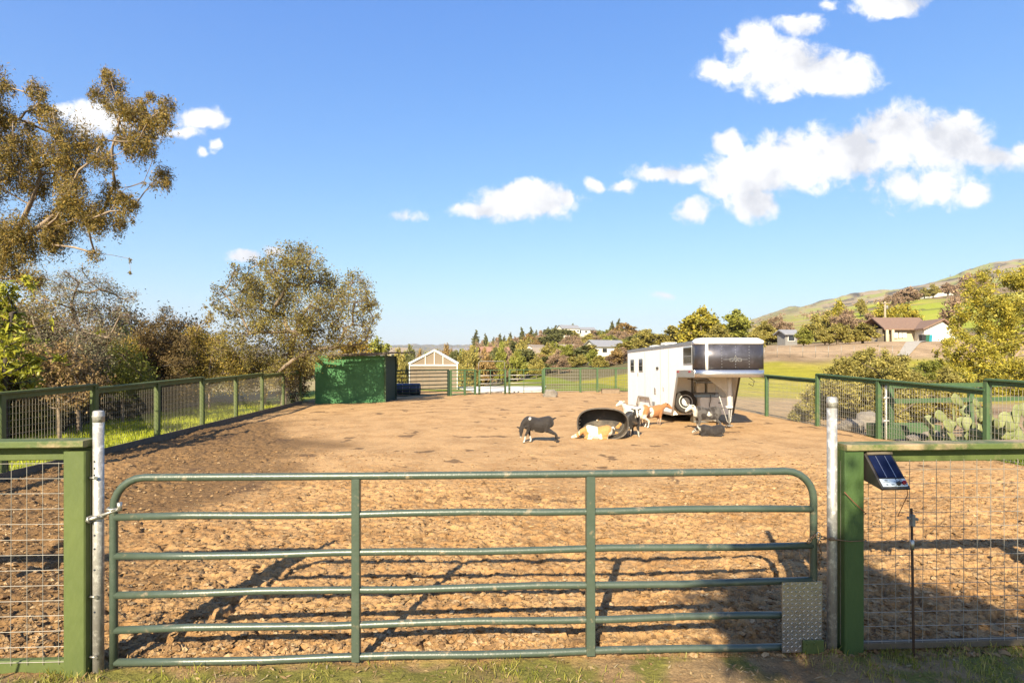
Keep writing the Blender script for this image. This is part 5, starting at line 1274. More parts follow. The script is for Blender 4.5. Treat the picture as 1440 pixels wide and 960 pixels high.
# ------------------------------------------------------------------ foliage materials
OL, OLD, GO, YG = (.145, .13, .030), (.075, .075, .022), (.30, .20, .035), (.27, .30, .035)
LM = {
 'euc':   leafmat('eucalyptus_leaf', [(.085, .08, .022), (.22, .165, .035), (.34, .22, .04), (.13, .12, .03), (.42, .26, .055), (.10, .095, .03)], .3),
 'big':   leafmat('oak_leaf', [(.17, .15, .035), (.25, .20, .045), (.12, .115, .032), (.31, .23, .05), (.20, .175, .065)], .3),
 'grey':  leafmat('grey_leaf', [(.169, .169, .091), (.260, .234, .130), (.130, .137, .065), (.325, .260, .156)], .3),
 'loq':   leafmat('loquat_leaf', [(.345, .333, .032), (.230, .253, .029), (.437, .391, .040), (.138, .161, .023)], .35, rough=.4),
 'dark':  leafmat('dark_needle', [(.111, .075, .029), (.169, .111, .039), (.085, .065, .026), (.221, .143, .046)], .2),
 'brown': leafmat('dry_brown_leaf', [(.260, .163, .072), (.169, .104, .046), (.351, .234, .104), (.195, .143, .039)], .25),
 'gold':  leafmat('golden_leaf', [(.336, .231, .042), (.224, .182, .039), (.434, .294, .049), (.168, .140, .035)], .3),
 'low':   leafmat('light_green_leaf', [(.17, .19, .03), (.24, .24, .04), (.12, .13, .025)], .35),
 'acac':  leafmat('feathery_leaf', [(.35, .30, .035), (.46, .38, .045), (.24, .22, .035), (.54, .42, .06), (.30, .27, .04), (.15, .15, .03)], .35),
 'bushr': leafmat('bush_leaf', [(.308, .259, .063), (.238, .210, .056), (.392, .322, .084), (.182, .168, .042)], .3),
 'yel':   leafmat('yellow_leaf', [(.45, .27, .02), (.36, .22, .02), (.30, .22, .03)], .35),
 'conif': leafmat('conifer_needle', [(.112, .119, .042), (.168, .161, .049), (.084, .091, .035)], .2),
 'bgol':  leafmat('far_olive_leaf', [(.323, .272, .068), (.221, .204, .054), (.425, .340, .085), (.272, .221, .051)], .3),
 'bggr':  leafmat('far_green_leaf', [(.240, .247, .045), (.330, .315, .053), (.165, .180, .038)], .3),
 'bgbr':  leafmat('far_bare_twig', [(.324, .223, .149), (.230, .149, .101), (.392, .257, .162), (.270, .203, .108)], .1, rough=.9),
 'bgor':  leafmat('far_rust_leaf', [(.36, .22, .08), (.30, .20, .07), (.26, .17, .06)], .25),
 'palm':  leafmat('strap_leaf', [(.12, .16, .03), (.17, .19, .04)], .25, rough=.4),
}

def shrub(name, label, cl, d, dd, lmat, bmat, seed, base_px, cat='shrub', flat=1.0, group=None, base_d=None, trunk_px=None, **kw):
    rng = np.random.default_rng(seed)
    clumps = [pxclump(x, y, r, d, rng, dd, flat) for x, y, r in cl]
    bd = base_d or d; X = (base_px-720)/FPX*bd; z = gz(X, bd) if bd > 30 or X < fenceL(bd) or X > fenceR(bd) else 0
    base = (X, bd, z-.1)
    tr = None
    if trunk_px: tr = [base]+[tuple(at(x, y, bd)) for x, y in trunk_px]
    return tree(name, base, clumps, seed, lmat, bmat, label, cat, group, tr, **kw)

def build_left_trees():
    Z = [(30, 110, 26), (20, 200, 44), (135, 100, 36), (140, 170, 34), (180, 210, 34), (100, 290, 56), (260, 270, 66), (190, 330, 56), (330, 320, 52), (30, 330, 48), (60, 420, 50), (160, 420, 64), (250, 420, 56), (380, 370, 36),
         (410, 85, 42), (360, 130, 34), (430, 170, 42), (480, 190, 42), (545, 145, 22), (605, 165, 28), (560, 220, 50), (520, 260, 46), (600, 220, 26), (500, 310, 44), (450, 280, 34), (560, 340, 20), (585, 420, 40), (555, 465, 12), (520, 455, 10),
         (400, 490, 44), (460, 520, 40), (330, 540, 56), (250, 560, 66), (150, 600, 66), (60, 600, 56), (200, 640, 46), (100, 690, 46), (350, 590, 36), (420, 580, 36), (475, 590, 12), (345, 710, 26), (110, 790, 44), (470, 730, 7), (472, 780, 6), (30, 680, 50), (250, 480, 56), (40, 760, 40)]
    cl = [(x/2.571, 80+y/2.571, r/2.571*.88) for x, y, r in Z]
    rn = random.Random(4); ex = []
    for x, y, r in cl:
        if r > 9:
            for _ in range(2): a = rn.random()*6.28; ex.append((x+math.cos(a)*r*1.0, y+math.sin(a)*r*1.0, r*.42))
    cl += ex
    cl += [(-15-rn.random()*190, 90+rn.random()*330, 20+rn.random()*12) for _ in range(34)]
    shrub('eucalyptus_tree', 'tall golden eucalyptus with drooping leaf clumps, highest tree over the west fence', cl, 22, 1.8, LM['euc'], M['barkpale'], 101, -60, 'tree',
          trunk_px=[(-50, 470), (-12, 392), (22, 330), (42, 288), (58, 245)], leaf=(.115, .029), per_tip=46, nsub=22, spread=.32, hang=.7, droop=.5, tip_r=.0028, max_r=.13, step=.5, wob=.10, gap=.7, sag=.02, twigs=2)
    big = [(410, 365, 24), (432, 372, 22), (385, 378, 22), (365, 372, 14), (345, 388, 16), (330, 380, 12), (312, 410, 13), (340, 410, 20), (372, 402, 26), (408, 398, 28), (444, 396, 24), (470, 402, 20), (495, 398, 18), (515, 408, 14), (522, 428, 14), (500, 425, 22), (470, 430, 26), (436, 430, 28), (400, 432, 30), (366, 434, 26), (338, 438, 20), (312, 440, 14),
           (526, 448, 10), (510, 458, 18), (485, 462, 22), (452, 464, 26), (416, 466, 28), (380, 468, 26), (350, 470, 22), (325, 468, 16), (500, 484, 14), (470, 490, 20), (436, 494, 24), (400, 498, 24), (365, 500, 24), (335, 500, 20), (310, 490, 16), (350, 525, 20), (390, 525, 20), (300, 425, 9), (425, 352, 12), (516, 474, 9)]
    shrub('oak_tree', 'broad airy olive-gold tree with fine twigs, overhanging the green shed', big, 25.0, 1.7, LM['big'], M['twigpale'], 103, 398, 'tree', base_d=25.2,
          trunk_px=[(402, 530), (408, 500), (414, 470)], leaf=(.08, .046), per_tip=46, nsub=24, spread=.27, tip_r=.0040, max_r=.13, step=.4, wob=.14, gap=.5, twigs=5)
    shrub('bare_tree', 'half-bare tree with thin pale twigs and sparse grey leaves over the mesh fence', [(85, 402, 20), (112, 398, 22), (140, 408, 22), (165, 415, 17), (186, 418, 12), (62, 420, 22), (100, 428, 28), (138, 438, 26), (170, 440, 16), (78, 458, 26), (118, 466, 28), (152, 476, 22), (182, 445, 10), (60, 485, 24), (100, 500, 26), (140, 505, 24), (45, 440, 18), (95, 385, 8), (118, 380, 6)],
          17.0, 1.0, LM['grey'], M['twigpale'], 107, 112, 'tree', trunk_px=[(108, 530), (104, 500), (112, 470), (104, 440)], leaf=(.055, .03), per_tip=22, nsub=20, spread=.38, tip_r=.0030, max_r=.06, step=.3, wob=.16, gap=.4, twigs=6)
    shrub('loquat_shrub', 'bright yellow-green shrub with long strap leaves beside the fence end', [(10, 412, 15), (38, 398, 9), (20, 440, 12), (2, 455, 16), (30, 462, 9), (32, 480, 8), (6, 490, 16), (38, 512, 14), (12, 525, 18), (42, 535, 12), (70, 455, 6), (-20, 430, 20), (-20, 490, 22), (-20, 540, 22), (85, 500, 8), (140, 468, 5)],
          10.6, .5, LM['loq'], M['barkdark'], 109, 8, trunk_px=[(6, 540), (10, 490), (16, 440)], leaf=(.17, .045), per_tip=10, nsub=11, spread=.32, tip_r=.006, max_r=.05, step=.25, up=.35)
    B = [('brown_shrub', 'tangled brown twiggy shrub under the half-bare tree', [(60, 520, 20), (85, 505, 20), (110, 525, 20), (70, 545, 18), (130, 540, 18), (50, 560, 16), (100, 560, 18), (40, 500, 15)], 15.0, 'brown', 'twigpale', 84),
         ('brown_shrub', 'brown and green scrub between the bare tree and the dark cypress bush', [(150, 515, 20), (172, 500, 18), (165, 535, 20), (192, 520, 18), (140, 545, 16), (185, 545, 18), (205, 540, 16)], 19.5, 'low', 'twigpale', 172),
         ('dark_bush', 'dense dark brown conifer-like bush with a rounded peak', [(236, 440, 9), (230, 455, 14), (246, 458, 12), (208, 458, 11), (198, 472, 11), (216, 478, 16), (240, 482, 18), (256, 480, 12), (205, 500, 18), (232, 508, 20), (255, 510, 16), (195, 520, 14), (226, 532, 20), (252, 535, 16), (202, 545, 14)], 23.0, 'dark', 'barkdark', 228),
         ('golden_bush', 'golden brown bush with bare upright shoots beside the dark bush', [(275, 470, 13), (290, 452, 9), (285, 490, 18), (306, 480, 14), (270, 510, 16), (298, 512, 20), (322, 508, 16), (280, 535, 18), (310, 535, 18), (335, 528, 14), (286, 432, 5), (296, 440, 5)], 24.5, 'gold', 'twigpale', 294),
         ('golden_bush', 'low golden scrub along the fence under the broad airy tree', [(340, 520, 16), (362, 512, 16), (385, 520, 16), (350, 540, 14), (378, 540, 14), (405, 530, 14), (420, 520, 12), (330, 540, 12), (425, 505, 10)], 26.0, 'gold', 'twigpale', 372),
         ('brown_shrub', 'dark brush against the end of the green shed', [(424, 505, 12), (415, 520, 14), (428, 528, 12), (412, 545, 14), (428, 548, 10), (398, 535, 14), (402, 555, 12), (420, 560, 10)], 28.8, 'dark', 'barkdark', 415),
         ('brown_shrub', 'dark scrub filling the gap behind the golden bush', [(150, 480, 18), (185, 490, 20), (270, 495, 18), (320, 490, 22), (350, 505, 20), (300, 520, 22), (170, 520, 22), (210, 525, 22), (260, 530, 22), (340, 535, 20)], 30.0, 'dark', 'barkdark', 240),
         ('brown_shrub', 'dark brown brush at the back beyond the loquat leaves', [(0, 470, 26), (40, 480, 24), (80, 490, 24), (120, 495, 22), (20, 520, 26), (70, 530, 26), (120, 530, 24), (-30, 500, 28)], 19.0, 'brown', 'barkdark', 60)]
    for i, (n, l, c, d, lm, bm_, bx) in enumerate(B):
        shrub(n, l, c, d, .9, LM[lm], M[bm_], 121+i, bx, leaf=(.075, .042) if n != 'dark_bush' else (.09, .03), per_tip=70 if n != 'brown_shrub' else 50, nsub=16, spread=.36, tip_r=.0035, max_r=.06, step=.3, twigs=3, gap=.4)
    rt = random.Random(17)
    for i in range(11):
        y = 9.5+1.75*i; x = fenceL(y)-5.2-rt.uniform(0, .9); hh = rt.uniform(2.3, 3.3); c = []
        for k in range(26):
            c.append((x+rt.gauss(0, .65), y+rt.gauss(0, .75), .25+hh*rt.random()**1.1, .42, .42, .36))
        tree('thicket_shrub', (x, y, -.1), c, 300+i, LM[['brown', 'dark', 'gold', 'brown', 'low'][i % 5]], M['twigpale' if i % 2 else 'barkdark'], f'brushy shrub in the thicket behind the grass strip, {ORD[i]} of eleven from the gate', 'shrub', 'thicket shrubs west of the yard',
             leaf=(.085, .045), per_tip=44, nsub=13, spread=.4, tip_r=.004, max_r=.05, step=.3, twigs=3, gap=.5)
    for i in range(6):
        y = 13+3.4*i; x = fenceL(y)-7.5-rt.uniform(0, 1.5); hh = rt.uniform(3.0, 4.0); c = []
        for k in range(26): c.append((x+rt.gauss(0, 1.1), y+rt.gauss(0, 1.2), .2+hh*rt.random(), .7, .7, .6))
        tree('thicket_shrub', (x, y, -.1), c, 330+i, LM[['dark', 'brown', 'gold'][i % 3]], M['barkdark'], f'tall dark shrub deep in the thicket, {ORD[i]} of six from the gate', 'shrub', 'thicket shrubs west of the yard',
             leaf=(.12, .06), per_tip=44, nsub=13, spread=.42, tip_r=.005, max_r=.06, step=.4, gap=.4)
    # small trees past the shed
    shrub('yellow_bush', 'orange-yellow bush just over the shed roof', [(492, 488, 9), (503, 486, 8), (512, 490, 8), (485, 494, 7)], 60, .8, LM['yel'], M['barkdark'], 141, 500, leaf=(.28, .16), per_tip=26, nsub=10, spread=.36, tip_r=.015)
    shrub('green_bush', 'round olive-green treetop over the shed roof, beside the yellow bush', [(530, 484, 8), (540, 488, 8), (524, 490, 7), (536, 494, 8)], 66, .8, LM['bggr'], M['barkdark'], 142, 533, cat='tree', leaf=(.28, .16), per_tip=26, nsub=10, spread=.36, tip_r=.015)

def build_right_trees():
    big = [(1398, 388, 17), (1378, 402, 16), (1420, 398, 18), (1440, 392, 20), (1360, 418, 14), (1388, 424, 22), (1418, 426, 22), (1448, 420, 26), (1350, 440, 14), (1374, 446, 18), (1404, 452, 22), (1436, 454, 24), (1470, 400, 26), (1476, 450, 28), (1500, 420, 30), (1510, 460, 30), (1340, 455, 10), (1392, 476, 20), (1425, 484, 22), (1460, 490, 26), (1500, 500, 28)]
    shrub('pepper_tree', 'tallest feathery golden-green tree above the cactus, reaching the hillside', big, 46, 2.2, LM['acac'], M['bark'], 151, 1420, 'tree', leaf=(.22, .085), per_tip=135, nsub=11, spread=.23, droop=.25, tip_r=.008, max_r=.25, step=.8, gap=.5)
    b2 = [(1345, 474, 15), (1368, 488, 18), (1332, 492, 13), (1352, 508, 18), (1385, 510, 20), (1412, 512, 18), (1440, 520, 20), (1318, 505, 10), (1325, 525, 16), (1352, 535, 18), (1385, 540, 18), (1415, 545, 18), (1445, 548, 20), (1475, 530, 24), (1310, 540, 14)]
    shrub('pepper_tree', 'lower feathery tree in front of the tallest one, beside the house garage', b2, 40, 1.8, LM['acac'], M['bark'], 153, 1375, 'tree', leaf=(.19, .075), per_tip=130, nsub=11, spread=.23, droop=.25, tip_r=.008, max_r=.22, step=.7, gap=.5)
    b3 = [(1340, 432, 10), (1330, 445, 10), (1350, 418, 9), (1345, 452, 10), (1322, 456, 7)]
    shrub('brown_tree', 'brownish tree behind the house garage gable', b3, 112, 2, LM['bgbr'], M['bark'], 155, 1338, 'tree', leaf=(.4, .25), per_tip=40, nsub=10, spread=.36, tip_r=.03)
    b4 = [(1135, 575, 14), (1150, 555, 16), (1168, 538, 16), (1186, 518, 14), (1206, 506, 12), (1225, 502, 11), (1246, 506, 12), (1265, 508, 11), (1205, 528, 18), (1232, 528, 18), (1262, 530, 18), (1185, 548, 18), (1215, 555, 20), (1245, 555, 20), (1275, 552, 18), (1165, 572, 16), (1195, 580, 18), (1228, 584, 18), (1258, 584, 18), (1288, 536, 14), (1296, 560, 16), (1288, 585, 16), (1145, 590, 10), (1312, 572, 14), (1330, 556, 15), (1345, 574, 15), (1335, 532, 13), (1318, 590, 13), (1135, 560, 10), (1120, 588, 10), (1270, 572, 18)]
    shrub('olive_bush', 'wide olive-gold bush filling the view behind the east mesh fence', b4, 21.0, 1.6, LM['bushr'], M['bark'], 157, 1222, leaf=(.115, .042), per_tip=120, nsub=18, spread=.27, droop=.1, tip_r=.005, max_r=.1, step=.5, gap=.5)
    b5 = [(1300, 520, 9), (1312, 515, 8), (1290, 528, 8), (1306, 535, 10)]
    shrub('green_bush', 'small fresh green bush between the wide olive bush and the feathery trees', b5, 34, .8, LM['low'], M['barkdark'], 159, 1302, leaf=(.15, .07), per_tip=50, nsub=12, spread=.34, tip_r=.008)
    # hidden thicket east of the frame so that the slope does not end at the picture edge
    # prickly pear beyond the fence
    rng = random.Random(12)
    def pear(label, bx, d, n, seed):
        rn = random.Random(seed); p0 = Vector(((bx-720)/FPX*d, d, 0)); o = wthing('prickly_pear', tuple(p0), label, 'cactus', 'prickly pears beyond the fence')
        pads = []
        for k in range(n):
            if k < n*.3 or not pads:
                base = p0+Vector((rn.uniform(-.7, .7), rn.uniform(-.4, .4), -.05)); ang = rn.uniform(-.6, .6)
            else:
                q = rn.choice(pads); ang = q[1]+rn.uniform(-1.0, 1.0); ang = max(-1.5, min(1.5, ang)); base = q[0]
            yaw = rn.uniform(-.9, .9); L = rn.uniform(.32, .46); up = Vector((math.sin(ang)*math.cos(yaw), math.sin(ang)*math.sin(yaw), math.cos(ang)))
            tip = base+up*L*.92
            if tip.z > 1.3: continue
            sd = Vector((math.cos(yaw), math.sin(yaw), 0)); sd = (sd-up*sd.dot(up)).normalized(); nr = up.cross(sd)
            c = base+up*L*.5; V = []; F = []; rings = 9; m_ = 16
            for i in range(rings+1):
                f = i/rings; th = math.pi*f; rr = math.sin(th)**.8; zz = -math.cos(th)
                w = L*.36*(.78+.25*zz); 
                for k2 in range(m_):
                    a = 2*math.pi*k2/m_; V.append(c+up*zz*L*.5+sd*math.cos(a)*rr*w+nr*(math.sin(a)*rr*.028+.02*math.sin(zz*2)))
            for i in range(rings): F += [(i*m_+k2, i*m_+(k2+1) % m_, (i+1)*m_+(k2+1) % m_, (i+1)*m_+k2) for k2 in range(m_)]
            b = MB(); b.add(V, F, True); b.build('pad', M['cactus'], o); pads.append((tip, ang))
        if bx > 1400:
            b = MB(); b.lathe([(.01, 0), (.04, .03), (.06, .07), (.02, .05)], Vector(pads[-1][0]), 8); b.build('flower', M['flower'], o)
    pear('prickly pear cactus with pale round pads, left clump behind the mesh', 1362, 14.0, 40, 3)
    pear('prickly pear cactus with a yellow flower, clump at the picture edge', 1432, 13.2, 46, 8)
    # odds and ends behind the east fence
    p = at(1270, 605, 15.5); o = wthing('planter_box', (p.x, p.y, 0), 'low green timber planter box behind the mesh fence', 'planter')
    c = Vector((p.x, p.y, 0))
    for q, sz in (((0, -.3, .18), (1.6, .05, .36)), ((0, .3, .18), (1.6, .05, .36)), ((-.78, 0, .18), (.05, .55, .36)), ((.78, 0, .18), (.05, .55, .36))):
        b = MB(); b.box(c+Vector(q), sz); b.build('side_board', M['fencefar'], o, bevel=.008)
    b = MB(); b.box(c+Vector((0, 0, .15)), (1.48, .52, .3)); b.build('soil', M['kick'], o)
    for i, (px, py, d, s) in enumerate(((1198, 606, 17.5, .35), (1222, 604, 18.2, .5), (1310, 607, 15.2, .28), (1285, 613, 14.8, .2))):
        q = at(px, py, d); rock(('pale angular rock behind the fence under the olive bush', 'largest grey rock behind the fence, beside the pale one', 'brown rock at the foot of the prickly pear', 'small brown rock beside the green planter box')[i], (q.x, q.y, 0), (s, s*.7, s*.6), i+5)
    # white pole and inner green gate beyond the fence
    p = at(1246, 600, 15.0); o = wthing('white_pole', (p.x, p.y, 0), 'thin white pipe standing just behind the mesh fence', 'pole')
    b = MB(); b.rod((p.x, p.y, -.1), (p.x, p.y, 1.42), .022, 10); b.build('pipe', M['ghwhite'], o)
    b = MB()
    for z in (.5, 1.1): b.rod((p.x-.07, p.y-.02, z), (p.x+.06, p.y-.02, z), .02, 8)
    b.build('clip', M['ghwhite'], o)
    A, B = Vector((10.2, 16.0, 0)), Vector((13.6, 18.2, 0)); A2 = at(1252, 600, 15.2); A = Vector((A2.x, A2.y, 0)); B = Vector((A.x+5.2, A.y+1.2, 0))
    o = wthing('rail_fence', tuple(A), 'green two-rail fence behind the cactus, running away from the mesh fence', 'fence')
    for f in (0, .5, 1):
        b = MB(); q = A+(B-A)*f; b.beam(q-Vector((0, 0, .3)), q+Vector((0, 0, 1.42)), .12, .12, up=(1, 0, 0), bev=.008); b.build('post', M['fencefar'], o)
    for z in (1.40, 1.0):
        b = MB(); b.beam(A+Vector((0, -.07, z)), B+Vector((0, -.07, z)), .04, .12); b.build('rail', M['fencefar'], o)
    # dark cable runs seen through the mesh
    o = wthing('wire_fence', (11.0, 22, 0), 'thin two-strand wire fence before the wide olive bush', 'fence')
    a, c = at(1160, 540, 22), at(1238, 540, 22)
    for py in (540, 557):
        b = MB(); b.rod(at(1158, py+1, 22), at(1245, py-1, 22), .014, 5); b.build('strand', M['blackplastic'], o)
    for px in (1157, 1246):
        b = MB(); q = at(px, 540, 22); b.rod((q.x, q.y, -.3), (q.x, q.y, 1.25), .03, 6); b.build('post', M['fencefar'], o)

# ------------------------------------------------------------------ shade from behind the camera
def build_shade():
    rng = np.random.default_rng(3)
    cl = [(1.05+rng.normal()*.45, -2.9+rng.normal()*.26, 4.76+rng.normal()*.30, .34, .34, .28) for _ in range(24)]
    tree('small_tree', (.6, -4.2, -.1), cl, 201, LM['big'], M['bark'], 'small leafy tree standing behind the viewpoint, shading the gate end', leaf=(.10, .06), per_tip=60, nsub=10, spread=.4, tip_r=.004, max_r=.05)
    o = wthing('strap_leaf_plant', (-3.75, 2.35, 0), 'arching strap-leaved plant by the green corner post', 'plant')
    rn = random.Random(9); V = []; F = []
    for k in range(60):
        a = rn.uniform(0, 6.28); L = rn.uniform(.7, 1.25); el = rn.uniform(.55, 1.35); w = rn.uniform(.012, .02); c = Vector((-3.75+rn.uniform(-.1, .1), 2.35+rn.uniform(-.1, .1), 0)); n = 7
        dr = Vector((math.cos(a), math.sin(a), 0)); sd = Vector((-math.sin(a), math.cos(a), 0)); b0 = len(V)
        for i in range(n+1):
            f = i/n; e = el-f*f*1.5; 
            p = c if i == 0 else p+(dr*math.cos(e)+Vector((0, 0, math.sin(e))))*L/n
            ww = w*(1-f**3)+.001; V += [p-sd*ww, p+sd*ww]
        F += [(b0+2*i, b0+2*i+1, b0+2*i+3, b0+2*i+2) for i in range(n)]
    mesh_np('leaf_blades', V, F, LM['palm'], o, True, o['_w'])

# ------------------------------------------------------------------ far trees: prototypes copied over the slopes
PROTO = {}
def proto(kind, var):
    key = (kind, var)
    if key in PROTO: return PROTO[key]
    rng = np.random.default_rng(hash(kind) % 1 + sum(map(ord, kind))*7+var)
    cl = []; kw = dict(leaf=(.062, .042), per_tip=32, nsub=10, spread=.36, tip_r=.006, max_r=.04, step=.12, wob=.1, gap=.5)
    if kind == 'conifer':
        for k in range(26):
            z = .12+.84*(k/25); r = .20*(1-z)**.8+.02; n = 1 if z > .85 else 2
            for _ in range(n):
                a = rng.random()*6.28; cl.append((r*.5*math.cos(a), r*.5*math.sin(a), z, r*.6+.012, r*.6+.012, .035))
        kw.update(leaf=(.05, .024), per_tip=18, nsub=8)
    elif kind == 'tall':
        for k in range(16):
            z = .18+.74*rng.random(); r = .20*math.sin(math.pi*min(1, (z-.15)/.85))**.6; a = rng.random()*6.28; cl.append((r*math.cos(a)*.8, r*math.sin(a)*.8, z, .10, .10, .09))
        cl.append((0, 0, .92, .07, .07, .07))
    else:
        for k in range(20):
            a = rng.random()*6.28; q = rng.random()**.5*.34; z = .17+.64*rng.random()*(1-(q/.45)**2)**.5; cl.append((q*math.cos(a), q*math.sin(a), z, .13, .13, .10))
        cl.append((0, 0, .85, .12, .12, .10))
        if kind == 'bare': kw.update(leaf=(.07, .012), per_tip=40, up=.5, twigs=5)
    tr = [(0, 0, -.08), (.005, .0, .12), (0, .01, .3)] if kind != 'conifer' else [(0, 0, -.08), (0, 0, .3), (0, 0, .6), (0, 0, .9)]
    bv, bq, lv = tree_meshes(tr, cl, 77+var*13+len(kind), **kw)
    PROTO[key] = (bv, bq, lv, {}); return PROTO[key]
def far_tree(label, px, ytop, wpx, d, kind, lm, bark='bark', group=None, name=None, rz=0, var=0):
    X = (px-720)/FPX*d; z = gz(X, d); H = (CAMZ-(ytop-HOR)/FPX*d)-z; H = max(H, 1.5); W = wpx/FPX*d
    bv, bq, lv, cache = proto(kind, var)
    hw = {'conifer': .42, 'tall': .56}.get(kind, .92)
    sxy = W/hw
    nm = name or {'conifer': 'conifer_tree', 'bare': 'bare_tree'}.get(kind, 'leafy_tree')
    o = empty(nm, (X, d, z), rz, label, 'tree', group); o.scale = (sxy, sxy, H)
    if lm not in cache:
        t = mesh_np('trunk', bv, bq, M[bark], o, True); c = mesh_np('crown', lv, np.arange(len(lv)).reshape(-1, 4), LM[lm], o)
        cache[lm] = (t, c)
    else:
        for q in cache[lm]:
            k = q.copy(); COL.objects.link(k); k.parent = o
    return o
def build_far_trees():
    rn = random.Random(21)
    # conifers on the ridge, left to right
    C = [(669, 467, 12, 330), (683, 471, 9, 335), (694, 477, 8, 330), (703, 472, 9, 340), (709, 474, 7, 330), (718, 470, 8, 345), (734, 463, 10, 350), (747, 462, 9, 350), (754, 467, 8, 340), (770, 463, 9, 352), (781, 460, 11, 355), (788, 466, 10, 340), (806, 458, 8, 360), (814, 463, 8, 360), (870, 451, 9, 330), (861, 454, 8, 330)]
    C.sort()
    for i, (x, y, w, d) in enumerate(C):
        y -= 4
        far_tree(f'dark pointed conifer on the far ridge, {ORD[i]} from the left', x, y, w*1.6, d, 'conifer', 'conif', 'barkdark', 'conifers along the ridge', rz=rn.random()*6, var=i % 3)
    G = [  # (x, ytop, width, d, kind, leaf, label)
     (878, 452, 42, 300, 'round', 'bgor', 'broad brown-gold tree on the ridge below two conifers'),
     (832, 475, 34, 190, 'round', 'bgol', 'rounded olive tree on the slope just below the ridge'),
     (828, 485, 34, 130, 'tall', 'bgol', 'upright olive tree before the pale-roofed house'),
     (884, 480, 40, 120, 'tall', 'bgol', 'olive tree rising behind the trailer roof, beside the slate roof'),
     (862, 470, 40, 170, 'round', 'bggr', 'green rounded tree above the slate roof'),
     (910, 462, 46, 150, 'round', 'bgol', 'olive tree over the rear of the trailer roof'),
     (945, 456, 52, 150, 'round', 'bgol', 'golden olive tree over the middle of the trailer roof'),
     (985, 428, 64, 125, 'round', 'acac', 'largest golden tree above the trailer nose'),
     (1035, 434, 60, 128, 'round', 'bggr', 'wide green-gold tree above the trailer front corner'),
     (1008, 455, 40, 110, 'round', 'bgol', 'lower olive tree touching the trailer nose roof'),
     (1078, 449, 46, 112, 'round', 'bgol', 'grey-olive tree just past the trailer nose'),
     (1062, 462, 30, 85, 'round', 'bgol', 'small olive tree by the trailer nose, before the grey-olive one'),
     (1130, 459, 26, 84, 'round', 'bggr', 'small round bright green tree on the house terrace'),
     (1095, 441, 40, 150, 'bare', 'bgbr', 'bare rusty tree behind the small round green tree'),
     (1112, 452, 34, 105, 'bare', 'bgbr', 'pale pinkish bare tree beside the small round green tree'),
     (1147, 440, 36, 130, 'round', 'bgol', 'olive tree behind and above the small round green tree'),
     (1178, 418, 40, 125, 'round', 'acac', 'tall golden-green tree above the bare trees near the house'),
     (1165, 436, 36, 108, 'round', 'bgol', 'olive tree below the tall golden-green tree'),
     (1192, 432, 52, 104, 'bare', 'bgbr', 'wide bare pinkish tree before the tall golden-green tree'),
     (1222, 436, 44, 108, 'bare', 'bgbr', 'bare brown tree behind the house end'),
     (1178, 454, 40, 82, 'round', 'bgol', 'grey-olive tree on the house terrace, left of a matching one'),
     (1213, 452, 42, 82, 'round', 'bgol', 'grey-olive tree nearest the house porch'),
     (1160, 462, 24, 82, 'round', 'bgol', 'small pale olive tree at the left end of the terrace row'),
     (1243, 424, 44, 118, 'round', 'acac', 'golden-green tree behind the utility pole'),
     (1272, 424, 44, 120, 'round', 'acac', 'golden-green tree above the middle of the house roof'),
     (1278, 402, 30, 420, 'round', 'bgbr', 'large brown tree clump on the bright green hillside'),
     (1262, 410, 20, 420, 'round', 'bgbr', 'smaller brown tree beside the large brown hillside clump'),
     (1312, 398, 20, 450, 'round', 'bgol', 'olive tree on the hillside by the white hill houses'),
     (1333, 396, 22, 450, 'round', 'bgbr', 'brown tree on the hillside above the white hill houses'),
     (1300, 404, 14, 460, 'round', 'bgol', 'small olive tree between two brown hillside clumps'),
     (1360, 382, 24, 620, 'round', 'bgbr', 'dark clump of brush high on the grassy hill'),
     (1378, 378, 18, 640, 'round', 'bgbr', 'darker brush clump highest on the grassy hill'),
     (1210, 420, 20, 300, 'round', 'bgol', 'olive tree far behind the bare trees on the hill foot'),
     (1250, 414, 18, 330, 'bare', 'bgbr', 'faint bare tree on the hill foot above the pole'),
     (690, 492, 26, 110, 'bare', 'bgbr', 'bare brown tree behind the tall pipe arch'),
     (715, 490, 34, 100, 'bare', 'bgbr', 'bare reddish tree behind the tube pen gates'),
     (745, 488, 34, 105, 'bare', 'bgbr', 'bare brown tree behind the plain tube gate'),
     (772, 480, 30, 120, 'round', 'bgol', 'olive tree rising between two pink-roofed houses'),
     (560, 488, 26, 120, 'round', 'bgol', 'olive tree past the shed roof end'),
     (576, 484, 18, 150, 'tall', 'conif', 'dark upright tree beside the greenhouse'),
     (590, 487, 16, 160, 'round', 'bgor', 'rust tree just over the greenhouse slope'),
     (628, 482, 22, 170, 'round', 'bgor', 'rusty tree behind the greenhouse ridge'),
     (655, 490, 24, 150, 'round', 'bgor', 'orange-brown tree beside the greenhouse corner'),
    ]
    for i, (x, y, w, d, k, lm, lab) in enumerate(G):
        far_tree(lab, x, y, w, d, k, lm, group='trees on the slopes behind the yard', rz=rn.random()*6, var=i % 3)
    # slope woodland between the houses, three rows
    rows = [('valley edge by the greenhouse', 165, 493, 543, 668, 15, 22), ('near slope behind the pens', 95, 497, 650, 890, 24, 32), ('middle slope', 165, 489, 650, 900, 26, 32), ('upper slope', 235, 480, 655, 905, 24, 30), ('ridge top', 320, 474, 665, 905, 26, 28)]
    names = {'bgol': 'olive', 'bgbr': 'bare brown', 'bggr': 'green', 'bgor': 'rust-brown', 'conif': 'dark'}
